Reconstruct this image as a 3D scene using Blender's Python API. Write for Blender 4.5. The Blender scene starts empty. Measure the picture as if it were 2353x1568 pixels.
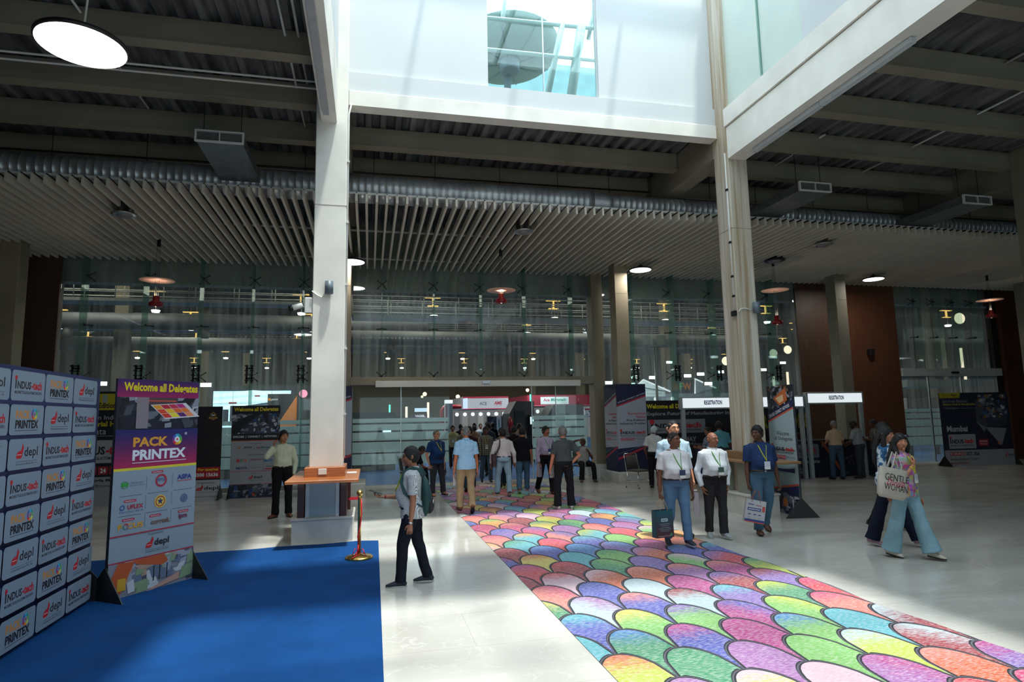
import bpy, math, random
import numpy as np
from mathutils import Vector, Matrix, noise
random.seed(7)
C = bpy.context.scene.collection
SC = bpy.context.scene
PI = math.pi

# ---------------------------------------------------------------- camera, sky, sun, exposure
F_PX, YAW, PITCH, ROLL, EYE = 1418.13, 0.227959, 0.123809, -0.01904, 1.9
_f = Vector((math.sin(YAW)*math.cos(PITCH), math.cos(YAW)*math.cos(PITCH), math.sin(PITCH)))
_r = Vector((math.cos(YAW), -math.sin(YAW), 0)); _u = _r.cross(_f)
_r2 = _r*math.cos(ROLL) + _u*math.sin(ROLL); _u2 = -_r*math.sin(ROLL) + _u*math.cos(ROLL)
cd = bpy.data.cameras.new('camera'); cam = bpy.data.objects.new('camera', cd); C.objects.link(cam)
cam.matrix_world = Matrix(((_r2.x, _u2.x, -_f.x, 0), (_r2.y, _u2.y, -_f.y, 0), (_r2.z, _u2.z, -_f.z, EYE), (0, 0, 0, 1)))
cd.sensor_width = 36; cd.lens = 36*F_PX/2353; cd.clip_end = 300
SC.camera = cam
SC.view_settings.view_transform = 'Standard'; SC.view_settings.look = 'None'
SC.view_settings.gamma = 1; SC.view_settings.use_curve_mapping = False
SC.view_settings.exposure = 0.78
w = bpy.data.worlds.new('sky'); SC.world = w; w.use_nodes = True
bg = w.node_tree.nodes['Background']
bg.inputs[0].default_value = (0.80, 0.90, 1.0, 1); bg.inputs[1].default_value = SKY = 3.0
sd = bpy.data.lights.new('sun', 'SUN'); sd.energy = 4.2; sd.angle = math.radians(3.0); sd.color = (1, 0.95, 0.87)
sun = bpy.data.objects.new('sun', sd); C.objects.link(sun)
sun.rotation_euler = Vector((-0.17, 0.18, -1)).to_track_quat('-Z', 'Y').to_euler()
SC.cycles.max_bounces = 9; SC.cycles.diffuse_bounces = 5; SC.cycles.glossy_bounces = 3
SC.cycles.transparent_max_bounces = 24; SC.cycles.transmission_bounces = 4
SC.cycles.sample_clamp_indirect = 6; SC.cycles.caustics_reflective = False; SC.cycles.caustics_refractive = False

# ---------------------------------------------------------------- materials
MC = {}
def mat(name, col=(.5, .5, .5), rough=.6, metal=0., var=.06, scale=6., bump=0., bscale=40., emit=0., stretch=None, col2=None, coat=0., spec=.5):
    if name in MC: return MC[name]
    m = bpy.data.materials.new(name); m.use_nodes = True; MC[name] = m
    nt = m.node_tree; N = nt.nodes; L = nt.links; b = N['Principled BSDF']
    b.inputs['Roughness'].default_value = rough; b.inputs['Metallic'].default_value = metal
    b.inputs['Coat Weight'].default_value = coat; b.inputs['Specular IOR Level'].default_value = spec
    c = tuple(col[:3]) + (1,)
    b.inputs['Base Color'].default_value = c
    if var > 0 or col2 or bump > 0:
        tc = N.new('ShaderNodeTexCoord'); mp = N.new('ShaderNodeMapping'); L.new(tc.outputs['Object'], mp.inputs[0])
        if stretch: mp.inputs['Scale'].default_value = stretch
        n = N.new('ShaderNodeTexNoise'); n.inputs['Scale'].default_value = scale; n.inputs['Detail'].default_value = 4
        L.new(mp.outputs[0], n.inputs['Vector'])
        if var > 0 or col2:
            cr = N.new('ShaderNodeValToRGB'); L.new(n.outputs['Fac'], cr.inputs[0])
            lo = [max(0, x*(1-var)) for x in col[:3]]; hi = list(col2[:3]) if col2 else [min(1, x*(1+var)) for x in col[:3]]
            cr.color_ramp.elements[0].color = lo+[1]; cr.color_ramp.elements[1].color = hi+[1]
            cr.color_ramp.elements[0].position = .35; cr.color_ramp.elements[1].position = .65
            L.new(cr.outputs[0], b.inputs['Base Color'])
        if bump > 0:
            n2 = N.new('ShaderNodeTexNoise'); n2.inputs['Scale'].default_value = bscale; n2.inputs['Detail'].default_value = 3
            L.new(mp.outputs[0], n2.inputs['Vector'])
            bp = N.new('ShaderNodeBump'); bp.inputs['Strength'].default_value = bump; bp.inputs['Distance'].default_value = .01
            L.new(n2.outputs['Fac'], bp.inputs['Height']); L.new(bp.outputs[0], b.inputs['Normal'])
    if emit > 0:
        b.inputs['Emission Color'].default_value = c; b.inputs['Emission Strength'].default_value = emit
    return m
def flat(col, rough=.55):      # printed ink or plain paint, one per colour
    k = 'ink_%02x%02x%02x' % tuple(int(round(max(0, min(1, x))*255)) for x in col[:3]) + ('' if rough == .55 else '_%d' % int(rough*100))
    return mat(k, srgb(col), rough, var=0)
def srgb(c): return tuple((x/12.92 if x <= .04045 else ((x+.055)/1.055)**2.4) for x in c[:3])
def hexc(s): return tuple(int(s[i:i+2], 16)/255 for i in (0, 2, 4))
def glow(name, col, strength):
    if name in MC: return MC[name]
    m = bpy.data.materials.new(name); m.use_nodes = True; MC[name] = m
    nt = m.node_tree; nt.nodes.clear(); e = nt.nodes.new('ShaderNodeEmission'); o = nt.nodes.new('ShaderNodeOutputMaterial')
    e.inputs[0].default_value = tuple(col)+(1,); e.inputs[1].default_value = strength; nt.links.new(e.outputs[0], o.inputs[0])
    return m
def glass(name, tint=(.93, .98, .96), haze=.04, gloss=.06, hcol=(.8, .9, .9), streak=False):
    if name in MC: return MC[name]
    m = bpy.data.materials.new(name); m.use_nodes = True; MC[name] = m
    nt = m.node_tree; nt.nodes.clear(); N = nt.nodes; L = nt.links
    o = N.new('ShaderNodeOutputMaterial'); t = N.new('ShaderNodeBsdfTransparent'); g = N.new('ShaderNodeBsdfGlossy')
    d = N.new('ShaderNodeBsdfDiffuse'); tr = N.new('ShaderNodeBsdfTranslucent'); ad = N.new('ShaderNodeMixShader'); m1 = N.new('ShaderNodeMixShader'); m2 = N.new('ShaderNodeMixShader')
    t.inputs[0].default_value = tuple(tint)+(1,); g.inputs['Roughness'].default_value = .02
    d.inputs[0].default_value = tuple(hcol)+(1,); tr.inputs[0].default_value = tuple(hcol)+(1,)
    lw = N.new('ShaderNodeFresnel'); lw.inputs[0].default_value = 1.45
    mu = N.new('ShaderNodeMath'); mu.operation = 'MULTIPLY'; mu.inputs[1].default_value = gloss/.04; mi = N.new('ShaderNodeMath'); mi.operation = 'MINIMUM'; mi.inputs[1].default_value = gloss*4.5
    L.new(lw.outputs[0], mu.inputs[0]); L.new(mu.outputs[0], mi.inputs[0]); L.new(mi.outputs[0], m2.inputs[0])
    L.new(d.outputs[0], ad.inputs[1]); L.new(tr.outputs[0], ad.inputs[2]); ad.inputs[0].default_value = .5
    m1.inputs[0].default_value = haze
    if streak:
        tc = N.new('ShaderNodeTexCoord'); mp = N.new('ShaderNodeMapping'); mp.inputs['Scale'].default_value = (7, 7, .35)
        nn = N.new('ShaderNodeTexNoise'); nn.inputs['Scale'].default_value = 1.5; nn.inputs['Detail'].default_value = 6
        mr = N.new('ShaderNodeMapRange'); mr.inputs[1].default_value = .35; mr.inputs[2].default_value = .75; mr.inputs[3].default_value = haze*.55; mr.inputs[4].default_value = haze*2.2
        L.new(tc.outputs['Object'], mp.inputs[0]); L.new(mp.outputs[0], nn.inputs['Vector']); L.new(nn.outputs['Fac'], mr.inputs[0]); L.new(mr.outputs[0], m1.inputs[0])
    L.new(t.outputs[0], m1.inputs[1]); L.new(ad.outputs[0], m1.inputs[2])
    L.new(m1.outputs[0], m2.inputs[1]); L.new(g.outputs[0], m2.inputs[2]); L.new(m2.outputs[0], o.inputs[0])
    return m

# ---------------------------------------------------------------- mesh helpers
class MB:
    def __init__(s): s.v = []; s.f = []; s.m = []; s.mats = []; s.sm = []
    def mi(s, m):
        if m not in s.mats: s.mats.append(m)
        return s.mats.index(m)
    def add(s, vs, fs, m, smooth=False):
        k = len(s.v); s.v += [tuple(p) for p in vs]; i = s.mi(m)
        for f in fs: s.f.append([k+a for a in f]); s.m.append(i); s.sm.append(smooth)
        return s
    def box(s, x0, x1, y0, y1, z0, z1, m):
        v = [(x, y, z) for z in (z0, z1) for y in (y0, y1) for x in (x0, x1)]
        return s.add(v, [(0, 2, 3, 1), (4, 5, 7, 6), (0, 1, 5, 4), (2, 6, 7, 3), (0, 4, 6, 2), (1, 3, 7, 5)], m)
    def bbox(s, x0, x1, y0, y1, z0, z1, m, b=.01):      # box with chamfered vertical and top edges
        p = [(x0+b, y0), (x1-b, y0), (x1, y0+b), (x1, y1-b), (x1-b, y1), (x0+b, y1), (x0, y1-b), (x0, y0+b)]
        cx, cy = (x0+x1)/2, (y0+y1)/2
        q = [(cx+(x-cx)*(1-2*b/(x1-x0)), cy+(y-cy)*(1-2*b/(y1-y0))) for x, y in p]
        v = [(x, y, z0) for x, y in p]+[(x, y, z1-b) for x, y in p]+[(x, y, z1) for x, y in q]
        f = [tuple(range(7, -1, -1)), tuple(range(16, 24))]
        for r in (0, 8):
            for i in range(8): f.append((r+i, r+(i+1) % 8, r+8+(i+1) % 8, r+8+i))
        return s.add(v, f, m)
    def tube(s, pts, rad, m, n=10, ry=None, ref=(0, 0, 1), caps=True, smooth=True):
        P = [Vector(p) for p in pts]; k = len(P); vs = []; fs = []
        rad = list(rad) if hasattr(rad, '__len__') else [rad]*k
        ry = list(ry) if ry is not None and hasattr(ry, '__len__') else ([ry]*k if ry else rad)
        x = None
        for i, p in enumerate(P):
            d = (P[min(i+1, k-1)]-P[max(i-1, 0)])
            d = d.normalized() if d.length > 1e-9 else Vector((0, 0, 1))
            if x is None:
                a = Vector(ref)
                if abs(a.normalized().dot(d)) > .95: a = Vector((0, 1, 0)) if abs(d.y) < .9 else Vector((1, 0, 0))
                x = a.cross(d).normalized()
            else:
                x = x-d*x.dot(d); x = x.normalized() if x.length > 1e-6 else d.orthogonal().normalized()
            y = d.cross(x)
            for j in range(n):
                t = 2*PI*j/n; vs.append(p+x*(rad[i]*math.cos(t))+y*(ry[i]*math.sin(t)))
        for i in range(k-1):
            for j in range(n):
                a = i*n+j; b = i*n+(j+1) % n; fs.append((a, b, b+n, a+n))
        if caps: fs.append(tuple(range(n-1, -1, -1))); fs.append(tuple(range((k-1)*n, k*n)))
        return s.add(vs, fs, m, smooth)
    def lathe(s, prof, c, m, n=24, ax='z', smooth=True):
        vs = []; fs = []; k = len(prof)
        for r, h in prof:
            for j in range(n):
                t = 2*PI*j/n; a, b = r*math.cos(t), r*math.sin(t)
                vs.append({'z': (c[0]+a, c[1]+b, c[2]+h), 'y': (c[0]+a, c[1]+h, c[2]+b), 'x': (c[0]+h, c[1]+a, c[2]+b)}[ax])
        for i in range(k-1):
            for j in range(n):
                a = i*n+j; b = i*n+(j+1) % n; fs.append((a, b, b+n, a+n))
        fs.append(tuple(range(n-1, -1, -1))); fs.append(tuple(range((k-1)*n, k*n)))
        return s.add(vs, fs, m, smooth)
    def prism(s, pts, d, m):            # pts: 3-D polygon, extruded by vector d
        n = len(pts); P = [Vector(p) for p in pts]; D = Vector(d)
        fs = [tuple(range(n-1, -1, -1)), tuple(range(n, 2*n))]+[(i, (i+1) % n, n+(i+1) % n, n+i) for i in range(n)]
        return s.add(P+[p+D for p in P], fs, m)
    def ball(s, c, r, m, nu=14, nv=9):
        rx, ry, rz = r if hasattr(r, '__len__') else (r, r, r)
        vs = [(c[0], c[1], c[2]-rz)]; fs = []
        for i in range(1, nv):
            t = PI*i/nv-PI/2
            for j in range(nu):
                a = 2*PI*j/nu; vs.append((c[0]+rx*math.cos(t)*math.cos(a), c[1]+ry*math.cos(t)*math.sin(a), c[2]+rz*math.sin(t)))
        vs.append((c[0], c[1], c[2]+rz)); e = len(vs)-1
        for j in range(nu): fs.append((0, 1+(j+1) % nu, 1+j)); fs.append((e, e-nu+j, e-nu+(j+1) % nu))
        for i in range(nv-2):
            for j in range(nu):
                a = 1+i*nu+j; b = 1+i*nu+(j+1) % nu; fs.append((a, b, b+nu, a+nu))
        return s.add(vs, fs, m, True)
    def shift(s, d):
        s.v = [(a+d[0], b+d[1], c+d[2]) for a, b, c in s.v]; return s
    def mesh(s, name):
        me = bpy.data.meshes.new(name); me.from_pydata(s.v, [], s.f)
        for m in s.mats: me.materials.append(m)
        me.polygons.foreach_set('material_index', s.m); me.polygons.foreach_set('use_smooth', s.sm); me.update()
        return me
    def build(s, name, parent=None, loc=(0, 0, 0), rot=(0, 0, 0)):
        o = bpy.data.objects.new(name, s.mesh(name)); C.objects.link(o); o.location = loc; o.rotation_euler = rot
        if parent: o.parent = parent
        return o
def tag(o, label, cat, group=None, kind=None):
    o['label'] = label; o['category'] = cat
    if group: o['group'] = group
    if kind: o['kind'] = kind
    return o
def thing(name, label, cat, loc=(0, 0, 0), rz=0., group=None):
    o = bpy.data.objects.new(name, None); o.empty_display_size = .1; C.objects.link(o)
    o.location = loc; o.rotation_euler = (0, 0, rz); return tag(o, label, cat, group)
def struct(name, mb, label=None):
    o = mb.build(name); o['kind'] = 'structure'
    if label: o['label'] = label
    return o
def copy_tree(o, parent=None):
    c = o.copy(); C.objects.link(c)
    if parent: c.parent = parent
    for ch in list(o.children): copy_tree(ch, c)
    return c

# ---------------------------------------------------------------- printed artwork
TX = {}
def glyphs(txt, bold=0., shear=0.):
    bold = min(.04, bold*1.7) if bold > .011 else bold
    k = (txt, bold, shear)
    if k in TX: return TX[k]
    cu = bpy.data.curves.new('t', 'FONT'); cu.body = txt; cu.offset = bold; cu.resolution_u = 2; cu.shear = shear
    ob = bpy.data.objects.new('t', cu); C.objects.link(ob)
    dg = bpy.context.evaluated_depsgraph_get(); me = bpy.data.meshes.new_from_object(ob.evaluated_get(dg))
    v = [tuple(p.co) for p in me.vertices]; f = [tuple(p.vertices) for p in me.polygons]
    bpy.data.objects.remove(ob); bpy.data.curves.remove(cu); bpy.data.meshes.remove(me)
    xs = [p[0] for p in v]; ys = [p[1] for p in v]
    TX[k] = (v, f, min(xs), max(xs), min(ys), max(ys)); return TX[k]
class Art:
    """flat print on a w x h panel; u runs right, v runs up, front faces -Y"""
    def __init__(s, w, h): s.w = w; s.h = h; s.mb = MB(); s.k = 0
    def _add(s, pts, fs, col):
        s.k += 1; y = -.0012-.00012*s.k
        s.mb.add([(a, y, b) for a, b in pts], fs, col if isinstance(col, bpy.types.Material) else flat(col))
    def poly(s, pts, col): s._add([(a*s.w, b*s.h) for a, b in pts], [tuple(range(len(pts)))], col)
    def rect(s, u0, v0, u1, v1, col): s.poly([(u0, v0), (u1, v0), (u1, v1), (u0, v1)], col)
    def rrect(s, u0, v0, u1, v1, col, r=.03):
        x0, x1, y0, y1 = u0*s.w, u1*s.w, v0*s.h, v1*s.h; pts = []
        for cx, cy, a in ((x1-r, y1-r, 0), (x0+r, y1-r, 90), (x0+r, y0+r, 180), (x1-r, y0+r, 270)):
            for i in range(5): t = math.radians(a+22.5*i); pts.append((cx+r*math.cos(t), cy+r*math.sin(t)))
        s._add(pts, [tuple(range(len(pts)))], col)
    def disc(s, u, v, r, col, n=22): s._add([(u*s.w+r*math.cos(2*PI*i/n), v*s.h+r*math.sin(2*PI*i/n)) for i in range(n)], [tuple(range(n))], col)
    def ring(s, u, v, r0, r1, cols, n=24):
        for q, c in enumerate(cols):
            pts = []; fs = []; m = n//len(cols)
            for i in range(m+1):
                t = 2*PI*(q*m+i)/n+.4
                pts += [(u*s.w+r0*math.cos(t), v*s.h+r0*math.sin(t)), (u*s.w+r1*math.cos(t), v*s.h+r1*math.sin(t))]
            fs = [(2*i, 2*i+1, 2*i+3, 2*i+2) for i in range(m)]
            s._add(pts, fs, c)
    def text(s, t, u0, v0, u1, v1, col, bold=.0, shear=0.):
        v, f, x0, x1, y0, y1 = glyphs(t, bold, shear)
        sx = (u1-u0)*s.w/(x1-x0); sy = (v1-v0)*s.h/(y1-y0)
        s._add([(u0*s.w+(p[0]-x0)*sx, v0*s.h+(p[1]-y0)*sy) for p in v], f, col)
    def build(s, name, parent, loc=(0, 0, 0)): return s.mb.build(name, parent, loc)
RED = hexc('c4242e'); INK = hexc('1c1c24'); WH = hexc('e9edf2'); NAVY = hexc('16204f'); ORG = hexc('e08a2a'); YEL = hexc('e6d21e')
def logo_depl(a, u0, v0, u1, v1, dark=INK, sub=True):
    W, H = u1-u0, v1-v0; X = lambda t: u0+W*t; Y = lambda t: v0+H*t
    y0 = .28 if sub else 0
    Z = lambda t: Y(y0+(1-y0)*t)
    a.poly([(X(.0), Z(.12)), (X(.04), Z(.42)), (X(.13), Z(.52)), (X(.21), Z(.55)), (X(.27), Z(1.0)), (X(.33), Z(.72)), (X(.31), Z(.5)), (X(.26), Z(.12)), (X(.22), Z(.05)), (X(.04), Z(.05))], RED)
    a.rect(X(.05), Z(.27), X(.24), Z(.3), WH)
    a.text('depl', X(.36), Z(-.02), X(1), Z(.74), dark, .012)
    if sub:
        a.rect(X(.02), Y(.17), X(1), Y(.185), dark)
        a.text('Dronacharya Events Pvt. Ltd.', X(.02), Y(.0), X(1), Y(.12), dark)
def logo_indus(a, u0, v0, u1, v1, dark=INK, red=RED):
    W, H = u1-u0, v1-v0; X = lambda t: u0+W*t; Y = lambda t: v0+H*t
    a.text('i', X(0), Y(.33), X(.05), Y(1), dark, .03); a.disc(X(.025), Y(.95), .045*W*a.w, red)
    a.text('NDUS', X(.08), Y(.33), X(.56), Y(.78), dark, .022); a.text('-tech', X(.575), Y(.33), X(.97), Y(.84), red, .028)
    a.text('MACHINE TOOLS & AUTOMATION EXPO', X(0), Y(.05), X(.97), Y(.22), dark, .012)
WHEEL = [hexc('2f9e8f'), hexc('35b6d8'), hexc('3a5fc0'), hexc('8a3f9e'), hexc('d8374a'), hexc('f0a020'), hexc('e8e040'), hexc('5cc050')]
def logo_pack(a, u0, v0, u1, v1, top=ORG, bot=INK):
    W, H = u1-u0, v1-v0; X = lambda t: u0+W*t; Y = lambda t: v0+H*t
    a.text('PACK', X(0), Y(.56), X(.62), Y(.97), top, .03); r = .135*W*a.w
    a.ring(X(.80), Y(.79), r*.55, r, WHEEL); a.disc(X(.8), Y(.79), r*.16, RED)
    a.text('TM', X(.97), Y(.93), X(1.02), Y(.98), bot)
    a.text('PRINTEX', X(0), Y(.1), X(1), Y(.5), bot, .03); a.rect(X(0), Y(0), X(.98), Y(.018), bot)

# ---------------------------------------------------------------- shared materials
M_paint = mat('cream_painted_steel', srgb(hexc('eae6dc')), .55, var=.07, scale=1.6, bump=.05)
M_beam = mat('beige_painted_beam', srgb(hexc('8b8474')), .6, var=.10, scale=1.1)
M_white = mat('white_render', srgb(hexc('cdd1d1')), .6, var=.02, scale=1.)
M_steel = mat('brushed_steel', (.55, .55, .55), .3, 1., var=.1)
M_dark = mat('dark_metal', (.02, .02, .022), .45, .6)
M_black = mat('black_plastic', (.012, .012, .013), .4)
M_wood = mat('orange_wood', srgb(hexc('a55f2c')), .35, var=.18, scale=3, stretch=(1, 12, 12), coat=.3)
M_dwood = mat('dark_red_wood', srgb(hexc('4a1e14')), .35, var=.2, scale=3, stretch=(12, 12, 1), coat=.3)
M_stone = mat('pale_marble', srgb(hexc('cfccc4')), .3, var=.08, scale=4, stretch=(1, 1, 1))
M_blue = mat('white_laminate', srgb(hexc('cfd8dc')), .4, var=.03)
M_glass = glass('clear_glass', haze=.085, gloss=.05, streak=True)
M_fin = glass('green_glass_fin', tint=(.62, .78, .74), haze=.22, gloss=.012, hcol=(.50, .66, .62))
M_frost = glass('frosted_film', tint=(.5, .6, .62), haze=.82, gloss=.02, hcol=(.80, .90, .92))
M_track = mat('white_angle', srgb(hexc('d8d8d2')), .5, var=0)
# ================================================================ THE SETTING
def marble():
    m = bpy.data.materials.new('polished_marble'); m.use_nodes = True; nt = m.node_tree; N = nt.nodes; L = nt.links; b = N['Principled BSDF']
    tc = N.new('ShaderNodeTexCoord'); mp = N.new('ShaderNodeMapping'); mp.inputs['Scale'].default_value = (.5, 1.1, 1); L.new(tc.outputs['Object'], mp.inputs[0])
    n = N.new('ShaderNodeTexNoise'); n.inputs['Scale'].default_value = .9; n.inputs['Detail'].default_value = 9; n.inputs['Distortion'].default_value = 1.2; L.new(mp.outputs[0], n.inputs[0])
    cr = N.new('ShaderNodeValToRGB'); L.new(n.outputs[0], cr.inputs[0]); e = cr.color_ramp.elements
    e[0].position = .35; e[0].color = srgb(hexc('b9b6af'))+(1,); e[1].position = .65; e[1].color = srgb(hexc('cbc9c3'))+(1,)
    v = N.new('ShaderNodeTexNoise'); v.inputs['Scale'].default_value = 1.4; v.inputs['Detail'].default_value = 6; v.inputs['Distortion'].default_value = 2.2; L.new(tc.outputs['Object'], v.inputs[0])
    vr = N.new('ShaderNodeValToRGB'); L.new(v.outputs[0], vr.inputs[0]); q = vr.color_ramp.elements
    q[0].position = .485; q[0].color = (0, 0, 0, 1); q[1].position = .5; q[1].color = (1, 1, 1, 1); q.new(.515).color = (0, 0, 0, 1)
    mx = N.new('ShaderNodeMix'); mx.data_type = 'RGBA'; mx.inputs[7].default_value = srgb(hexc('dddcd8'))+(1,)
    ml = N.new('ShaderNodeMath'); ml.operation = 'MULTIPLY'; ml.inputs[1].default_value = .35
    L.new(vr.outputs[0], ml.inputs[0]); L.new(ml.outputs[0], mx.inputs[0]); L.new(cr.outputs[0], mx.inputs[6])
    sx = N.new('ShaderNodeSeparateXYZ'); L.new(tc.outputs['Object'], sx.inputs[0])   # same marble right of the carpet, shade beyond the sunlit edge put into its colour
    g = N.new('ShaderNodeMath'); g.operation = 'GREATER_THAN'; g.inputs[1].default_value = 5.3; L.new(sx.outputs[0], g.inputs[0])
    m2 = N.new('ShaderNodeMix'); m2.data_type = 'RGBA'; m2.blend_type = 'MULTIPLY'; m2.inputs[7].default_value = (.93, .92, .89, 1); L.new(g.outputs[0], m2.inputs[0]); L.new(mx.outputs[2], m2.inputs[6])
    br = N.new('ShaderNodeTexBrick'); br.offset = .5; br.inputs['Scale'].default_value = 1; br.inputs['Brick Width'].default_value = 1.8; br.inputs['Row Height'].default_value = .9
    br.inputs['Mortar Size'].default_value = .004; br.inputs['Color1'].default_value = (1, 1, 1, 1); br.inputs['Color2'].default_value = (.955, .955, .95, 1); br.inputs['Mortar'].default_value = (.8, .8, .78, 1)
    L.new(tc.outputs['Object'], br.inputs[0])
    m3 = N.new('ShaderNodeMix'); m3.data_type = 'RGBA'; m3.blend_type = 'MULTIPLY'; m3.inputs[0].default_value = 1; L.new(m2.outputs[2], m3.inputs[6]); L.new(br.outputs[0], m3.inputs[7])
    L.new(m3.outputs[2], b.inputs['Base Color'])
    rr = N.new('ShaderNodeMapRange'); rr.inputs[3].default_value = .10; rr.inputs[4].default_value = .24; L.new(n.outputs[0], rr.inputs[0]); L.new(rr.outputs[0], b.inputs['Roughness'])
    return m
M_floor = marble()
struct('floor', MB().box(-14, 32, -10, 19.0, -.1, 0, M_floor))
M_hallfloor = mat('blue_exhibition_carpet', srgb(hexc('1f5288')), .85, var=.12, scale=3)
struct('floor', MB().box(-30, 48, 19.0, 80, -.1, 0, M_hallfloor))

# corrugated roof deck, left open over the atrium
M_deck = mat('galvanised_deck', (.20, .205, .21), .45, .5, var=.45, scale=2.2, stretch=(3, .35, 1))
def deck(x0, x1, y0, y1):
    mb = MB(); n = int((x1-x0)/.3); vs = []; fs = []
    for i in range(n+1):
        x = x0+(x1-x0)*i/n; p = (x1-x0)/n
        for dx, z in ((0, 8.14), (.38*p, 8.14), (.5*p, 8.05), (.88*p, 8.05)):
            if x+dx <= x1+1e-6: vs += [(x+dx, y0, z), (x+dx, y1, z)]
    k = len(vs)//2
    for i in range(k-1): fs.append((2*i, 2*i+1, 2*i+3, 2*i+2))
    mb.add(vs, fs, M_deck); mb.box(x0, x1, y0, y1, 8.16, 8.3, M_deck)
    return mb
for a in ((-14, -.9, -10, 19.6), (7.4, 32, -10, 19.6), (-.9, 7.4, 11.3, 19.6), (-.9, 7.4, -10, -3.8)): struct('ceiling', deck(*a))
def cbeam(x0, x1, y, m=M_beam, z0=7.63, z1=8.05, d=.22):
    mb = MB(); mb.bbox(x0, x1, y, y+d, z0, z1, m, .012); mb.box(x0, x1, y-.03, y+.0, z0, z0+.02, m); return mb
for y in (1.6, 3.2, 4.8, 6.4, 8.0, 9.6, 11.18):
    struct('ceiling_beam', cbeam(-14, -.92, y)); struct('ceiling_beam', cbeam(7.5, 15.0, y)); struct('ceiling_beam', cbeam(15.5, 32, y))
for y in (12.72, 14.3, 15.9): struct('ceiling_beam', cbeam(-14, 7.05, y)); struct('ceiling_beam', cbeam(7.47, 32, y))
struct('ceiling_beam', MB().bbox(7.06, 7.46, 11.2, 17.2, 7.27, 8.05, M_beam, .02))
struct('ceiling_beam', MB().bbox(15.05, 15.45, -4, 17.2, 7.27, 8.05, M_beam, .02))
struct('ceiling_beam', MB().bbox(-.92, -.42, 11.2, 17.2, 7.27, 8.05, M_beam, .02))
# big cream edge beams of the atrium
struct('ceiling_beam', MB().bbox(-.86, -.6, -4, 10.7, 7.1, 8.05, M_paint, .015))
struct('ceiling_beam', MB().bbox(7.06, 7.46, -4, 10.7, 7.05, 7.72, M_paint, .015))
struct('ceiling_beam', MB().bbox(-.42, 7.06, 11.02, 11.3, 7.63, 7.92, M_paint, .015))
# columns
M_rust = mat('stained_cream_steel', srgb(hexc('b79f7e')), .55, var=.25, scale=1.5, stretch=(6, 6, .22), col2=srgb(hexc('d6d0c2')))
def column(x0, x1, y0, y1, z1, m, lab, z0=0):
    mb = MB().bbox(x0, x1, y0, y1, z0, z1, m, .012); mb.box(x0-.004, x1+.004, y0-.004, y1+.004, 5.6, 5.606, M_beam)
    o = struct('column', mb, lab); return o
column(-.95, -.42, 10.7, 11.2, 11.4, M_paint, 'cream steel column behind the counter with the brass post')
column(7.06, 7.5, 10.7, 11.2, 11.4, M_rust, 'rust-streaked cream column behind the man in the navy polo')
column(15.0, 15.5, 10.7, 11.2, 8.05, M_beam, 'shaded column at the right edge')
M_brown = mat('brown_painted_column', srgb(hexc('958a74')), .6, var=.1, scale=1.2)
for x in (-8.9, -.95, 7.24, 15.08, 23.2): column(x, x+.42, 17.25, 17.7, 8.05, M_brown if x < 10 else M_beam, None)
# atrium walls above the roof
struct('trim_1', MB().box(-.42, 7.06, 11.06, 11.3, 7.93, 8.30, M_white))
mb = MB()
for x0, x1 in ((-.42, 2.2), (4.5, 7.06)): mb.box(x0, x1, 11.12, 11.3, 8.3, 11.4, M_white)
mb.box(2.2, 4.5, 11.12, 11.3, 11.2, 11.4, M_white); struct('wall_back', mb)
M_tint = glass('teal_tinted_glass', tint=(.70, .86, .84), haze=.03, gloss=.05, hcol=(.85, .95, .95))
w1 = struct('window_1', MB().box(2.2, 4.5, 11.19, 11.2, 8.3, 11.2, M_tint)); MB().box(3.34, 3.36, 11.17, 11.22, 8.3, 11.2, M_steel).build('mullion', w1)
MB().box(4.47, 4.5, 11.16, 11.24, 8.3, 11.2, M_white).build('frame', w1)
struct('wall_left', MB().box(-.86, -.6, -4, 10.7, 8.05, 11.4, M_white))
M_greenglass = mat('frosted_green_glass', srgb(hexc('cbd8cf')), .25, var=.04, scale=1)
mb = MB().box(7.12, 7.4, -4, 8.4, 7.75, 11.4, M_white); struct('wall_right', mb)
mb = MB(); mb.box(7.02, 7.12, -4, 10.7, 7.73, 8.1, M_paint); struct('trim_2', mb)
w2 = struct('window_2', MB().box(7.16, 7.24, 8.4, 10.7, 8.1, 11.4, M_greenglass)); MB().box(7.12, 7.16, 9.55, 9.57, 8.1, 11.4, M_fin).build('joint', w2)
struct('wall_back', MB().box(-.86, 7.4, -4.2, -4, 8.05, 11.4, M_white))
# skylight: steel grid, an opaque strip added to cast the shaded band on the floor, clear panes
M_sky = mat('white_skylight_steel', srgb(hexc('dfe3e2')), .5, var=.02)
sk = struct('ceiling_skylight', MB().box(-.86, -.7, -4, 11.3, 11.4, 11.6, M_sky).box(7.2, 7.36, -4, 11.3, 11.4, 11.6, M_sky))
for x in (1.2, 3.25, 5.3): MB().box(x-.03, x+.03, -4, 11.3, 11.42, 11.62, M_sky).build('rafter', sk)
for y in (-2.1, 1.0, 3.0, 8.9, 10.9): MB().box(-.86, 7.36, y-.05, y+.05, 11.42, 11.56, M_sky).build('purlin', sk)
MB().box(-.86, 7.36, 4.75, 6.9, 11.5, 11.56, M_sky).build('shade_strip', sk)
MB().box(-.86, 7.36, -4, 11.3, 11.62, 11.63, glass('skylight_glass', tint=(.9, .93, .94), haze=.05, gloss=.04)).build('glass', sk)
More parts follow.
